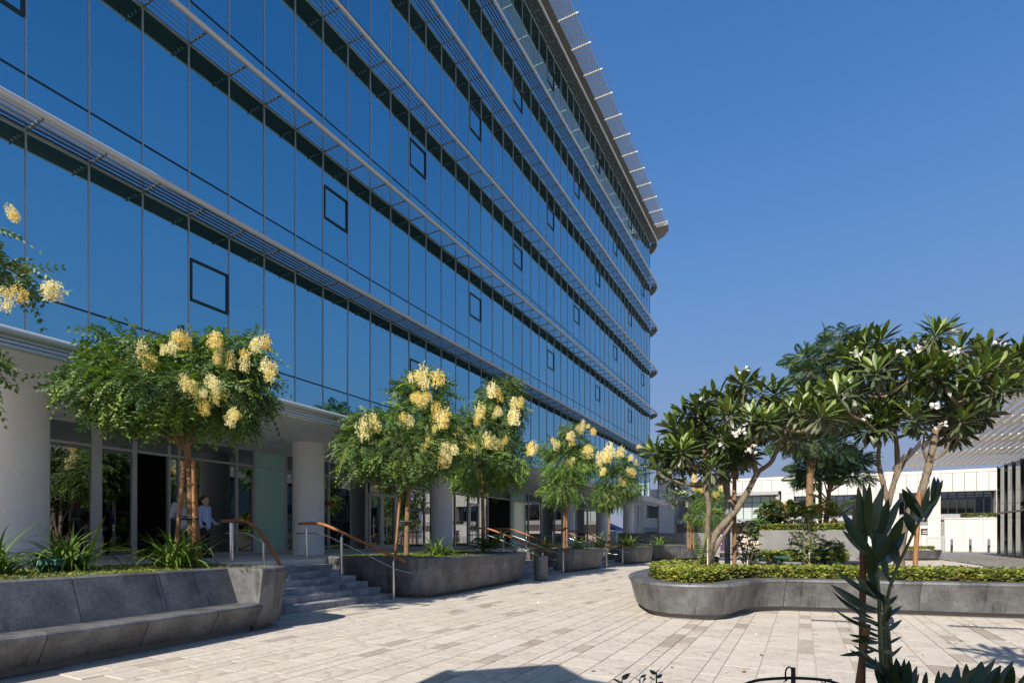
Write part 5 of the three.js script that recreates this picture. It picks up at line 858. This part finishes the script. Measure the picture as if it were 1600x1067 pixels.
{
  const r = RNG(808), Z = 2.05, B = at(1392, 1067, Z); B.y = .88;
  const t = thing('zamia_plant', 'dark broad-leaved plant with stiff leaflets in the near foreground', 'plant', B.toArray());
  const S = (pts, r0, r1) => mesh('stem', limb(pts.map(([x, y, dz = 0]) => at(x, y, Z + dz).sub(B)), r0, r1, 7, 6), zMats[3], t);
  S([[1388, 1175], [1376, 1000], [1374, 930], [1368, 870], [1362, 830]], .010, .005); S([[1396, 1175, .1], [1382, 1000, .08], [1392, 915, .05], [1420, 850, .02], [1440, 810], [1470, 772]], .009, .004); S([[1402, 1175, .1], [1392, 1040, .1], [1386, 970, .1], [1380, 930, .1]], .011, .008);
  const L = [[1362, 835, 1380, 757, .9], [1358, 838, 1356, 752, .85], [1352, 850, 1343, 762, .7], [1352, 852, 1328, 790, 1.1], [1356, 862, 1322, 812, 1.2], [1362, 866, 1322, 818, 1.0], [1366, 850, 1396, 776, 1.1], [1366, 866, 1378, 806, 1.2], [1368, 880, 1390, 838, 1.6], [1372, 880, 1400, 826, 1.3], [1384, 870, 1410, 808, 1.1], [1366, 898, 1360, 858, 1.9], [1370, 925, 1358, 885, 1.8], [1388, 905, 1378, 862, 1.6], [1360, 868, 1324, 824, 1.1],
    [1376, 935, 1296, 892, .75], [1378, 938, 1336, 902, 1.2], [1384, 944, 1350, 906, 1.2], [1374, 958, 1289, 915, .6], [1366, 966, 1289, 929, .65], [1376, 986, 1288, 957, .6], [1386, 982, 1320, 958, .7], [1372, 972, 1334, 962, .9], [1372, 1000, 1328, 985, .9], [1380, 1004, 1333, 999, .8], [1370, 1016, 1312, 1026, .8], [1364, 1030, 1336, 1007, .8], [1374, 1046, 1346, 1036, 1.1], [1384, 958, 1390, 932, 1.0], [1384, 972, 1391, 948, 1.0], [1380, 1018, 1396, 1019, 1.6], [1378, 1042, 1350, 1030, 1.3],
    [1440, 810, 1412, 767, .8], [1446, 808, 1418, 760, .6], [1442, 812, 1452, 760, .9], [1456, 790, 1464, 742, .9], [1462, 782, 1473, 750, .8], [1428, 836, 1412, 790, .8], [1394, 915, 1401, 892, .8], [1400, 880, 1396, 850, .9], [1432, 812, 1424, 800, 1]];
  for (const l of L) leafBetween(t, B, l, Z, r, zMats, -.05);
  for (const l of [...L.slice(0, 15), ...L.slice(29)]) leafBetween(t, B, [l[0] + 3, l[1] + 4, l[2] + (r() - .5) * 30, l[3] + r() * 16, l[4] * .8], Z + .09, r, zMats, .1);
  for (let i = 0; i < 12; i++) { const y = 925 + i * 11; leafBetween(t, B, [1380 + r() * 6, y + 8, 1380 + (i % 2 ? 26 : -38) * (.7 + r() * .5), y - 6 - r() * 8, .7], Z + .06, r, zMats, .08); }
  const st = thing('garden_stake', 'thick brown wooden stake behind the foreground plant', 'stake', at(1347, 1000, 2.2).setY(.88).toArray()); mesh('pole', limb([V3(0, 0, 0), at(1349, 862, 2.2).sub(at(1347, 1000, 2.2)).setY(at(1349, 862, 2.2).y - .88)], .013, .012, 10, 2), std({ color: lin(.20, .085, .045), map: woodT, roughness: .8 }), st);
  const s2 = thing('garden_stake', 'slanting tan wooden stake at the foot of the foreground plant', 'stake', at(1338, 1080, 2.1).setY(.88).toArray()); mesh('pole', limb([V3(-.02, 0, 0), at(1356, 975, 2.1).sub(at(1338, 1080, 2.1)).setY(at(1356, 975, 2.1).y - .88)], .014, .012, 10, 2), std({ color: lin(.34, .18, .08), map: woodT, roughness: .8 }), s2);
  const s3 = thing('garden_stake', 'reddish stake right of the foreground plant stems', 'stake', at(1398, 1090, 2.25).setY(.88).toArray()); mesh('pole', limb([V3(.01, 0, 0), at(1380, 960, 2.25).sub(at(1398, 1090, 2.25)).setY(at(1380, 960, 2.25).y - .88)], .013, .012, 10, 2), std({ color: lin(.22, .11, .06), map: woodT, roughness: .8 }), s3);
  // low bluish fan and row of leaves at the bottom right
  const B2 = at(1410, 1110, 1.9); B2.y = .88; const t2 = thing('zamia_plant', 'low bluish fan of pointed leaflets at the bottom edge', 'plant', B2.toArray());
  for (const l of [[1405, 1085, 1390, 1032, 1.2], [1408, 1085, 1402, 1030, 1.1], [1412, 1085, 1412, 1028, 1.1], [1416, 1085, 1421, 1030, 1.1], [1418, 1085, 1434, 1042, 1], [1420, 1088, 1437, 1053, 1], [1400, 1085, 1375, 1036, 1.2], [1396, 1085, 1362, 1030, 1.1], [1400, 1090, 1358, 1042, 1.2], [1412, 1090, 1398, 1045, 1.3], [1416, 1092, 1412, 1048, 1.3]]) leafBetween(t2, B2, l, 1.9, r, [zMats[2], zMats[2], zMats[0]]);
  mesh('stem', limb([V3(0, 0, 0), at(1410, 1080, 1.9).sub(B2)], .02, .015, 7, 2), zMats[3], t2);
  const B3 = at(1520, 1130, 1.7); B3.y = .88; const t3 = thing('zamia_plant', 'leaning row of broad pointed leaflets in the bottom right corner', 'plant', B3.toArray());
  for (const l of [[1440, 1085, 1453, 1049, 1.4], [1462, 1085, 1470, 1047, 1.5], [1482, 1085, 1476, 1048, 1.4], [1492, 1088, 1496, 1039, 1.3], [1510, 1088, 1512, 1036, 1.3], [1524, 1090, 1534, 1031, 1.2], [1512, 1085, 1556, 1032, .9], [1530, 1088, 1566, 1038, 1.0], [1550, 1090, 1583, 1036, 1.0], [1570, 1085, 1588, 1040, 1.2], [1585, 1080, 1612, 1046, .8], [1545, 1092, 1568, 1040, .9], [1450, 1090, 1490, 1056, 1.1], [1475, 1092, 1530, 1042, .9]]) leafBetween(t3, B3, l, 1.75, r, zMats);
  mesh('stem', limb([V3(0, 0, 0), at(1500, 1095, 1.75).sub(B3), at(1440, 1092, 1.75).sub(B3)], .02, .01, 7, 4), zMats[3], t3); mesh('stem', limb([V3(0, 0, 0), at(1560, 1092, 1.75).sub(B3), at(1620, 1080, 1.75).sub(B3)], .02, .01, 7, 4), zMats[3], t3);
  // small sprigs
  const sm = [lin(.03, .06, .022), lin(.04, .07, .03)].map((c) => phy({ color: c, roughness: .5, side: THREE.DoubleSide }));
  const sp = (label, x, y, n, seed) => { const q = RNG(seed), Bs = at(x, 1110, 2.5); Bs.y = .88; const t4 = thing('seedling', label, 'plant', Bs.toArray(), 'small seedlings'); mesh('stem', limb([V3(0, 0, 0), at(x, y + 8, 2.5).sub(Bs)], .006, .003, 5, 2), sm[0], t4); for (let i = 0; i < n; i++) { const yy = y + i * 5, s = i % 2 ? -1 : 1; leafBetween(t4, Bs, [x, yy + 7, x + s * (7 + q() * 5), yy + q() * 4, 2], 2.5, q, sm); } };
  sp('small dark seedling at the bottom edge, leftmost', 972, 1054, 6, 1); sp('short dark seedling at the bottom edge, second from left', 1000, 1052, 6, 2); sp('tallest dark seedling at the bottom edge', 1026, 1042, 8, 3); sp('tiny seedling beside the irrigation hose', 1225, 1058, 5, 4); sp('tiny seedling right of the irrigation hose peg', 1290, 1056, 5, 5);
  const hs = thing('irrigation_hose', 'thin dark irrigation hose arching along the bottom edge', 'hose', at(1240, 1060, 2.45).toArray()), hb = at(1240, 1060, 2.45);
  mesh('hose', limb([[1110, 1100, 2.5], [1172, 1066, 2.45], [1215, 1060, 2.42], [1260, 1060, 2.42], [1300, 1065, 2.45], [1345, 1085, 2.5], [1380, 1110, 2.5]].map((p) => at(...p).sub(hb)), .0065, .0065, 8, 6), M.black, hs);
  mesh('peg', limb([at(1240, 1075, 2.4).sub(hb), at(1240, 1043, 2.4).sub(hb)], .009, .009, 8, 1), std({ color: lin(.06, .03, .03), roughness: .6 }), hs);
  mesh('drip_tube', limb([[1238, 1046, 2.4], [1234, 1042, 2.4], [1229, 1046, 2.4], [1228, 1064, 2.41]].map((p) => at(...p).sub(hb)), .0035, .0035, 6, 6), M.black, hs);
}
{ // slab canopy over the viewpoint, outside the frame: its edge draws the shadow at the bottom
  const y = 4.6, t = thing('shade_canopy', 'flat shade canopy over the viewpoint whose shadow falls on the paving', 'canopy', [0, 0, 0]);
  const P = [[-3.97, -4.6], [-3.97, -5.25], [-4.02, -5.77], [-3.88, -5.72], [-2.9, -6.69], [-2.3, -6.12], [-1.4, -6.0], [2.4, -5.2], [5.2, -4.2], [5.2, 1.5], [-3.6, 1.5]].map(([x, z]) => new THREE.Vector2(x - SHADOW[0] * y, -(z - SHADOW[1] * y)));
  mesh('roof_slab', new THREE.ExtrudeGeometry(new THREE.Shape(P), { depth: .12, bevelEnabled: false }).rotateX(-Math.PI / 2).translate(0, y, 0), M.white, t);
  for (const [x, z] of [[-3.6, 6.6], [4, 6.6], [4.2, 3.2], [-3.7, 3.0]]) mesh('post', limb([V3(x, 0, z), V3(x, y, z)], .08, .08, 10, 1), M.greyPole, t);
}
// ------------------------------------------------------------------ survey units to metres
for (const o of [...scene.children]) { if (o.isCamera || o.isLight || o === sun.target) continue; o.position.multiplyScalar(K); o.scale.multiplyScalar(K); }
renderer.render(scene, camera);
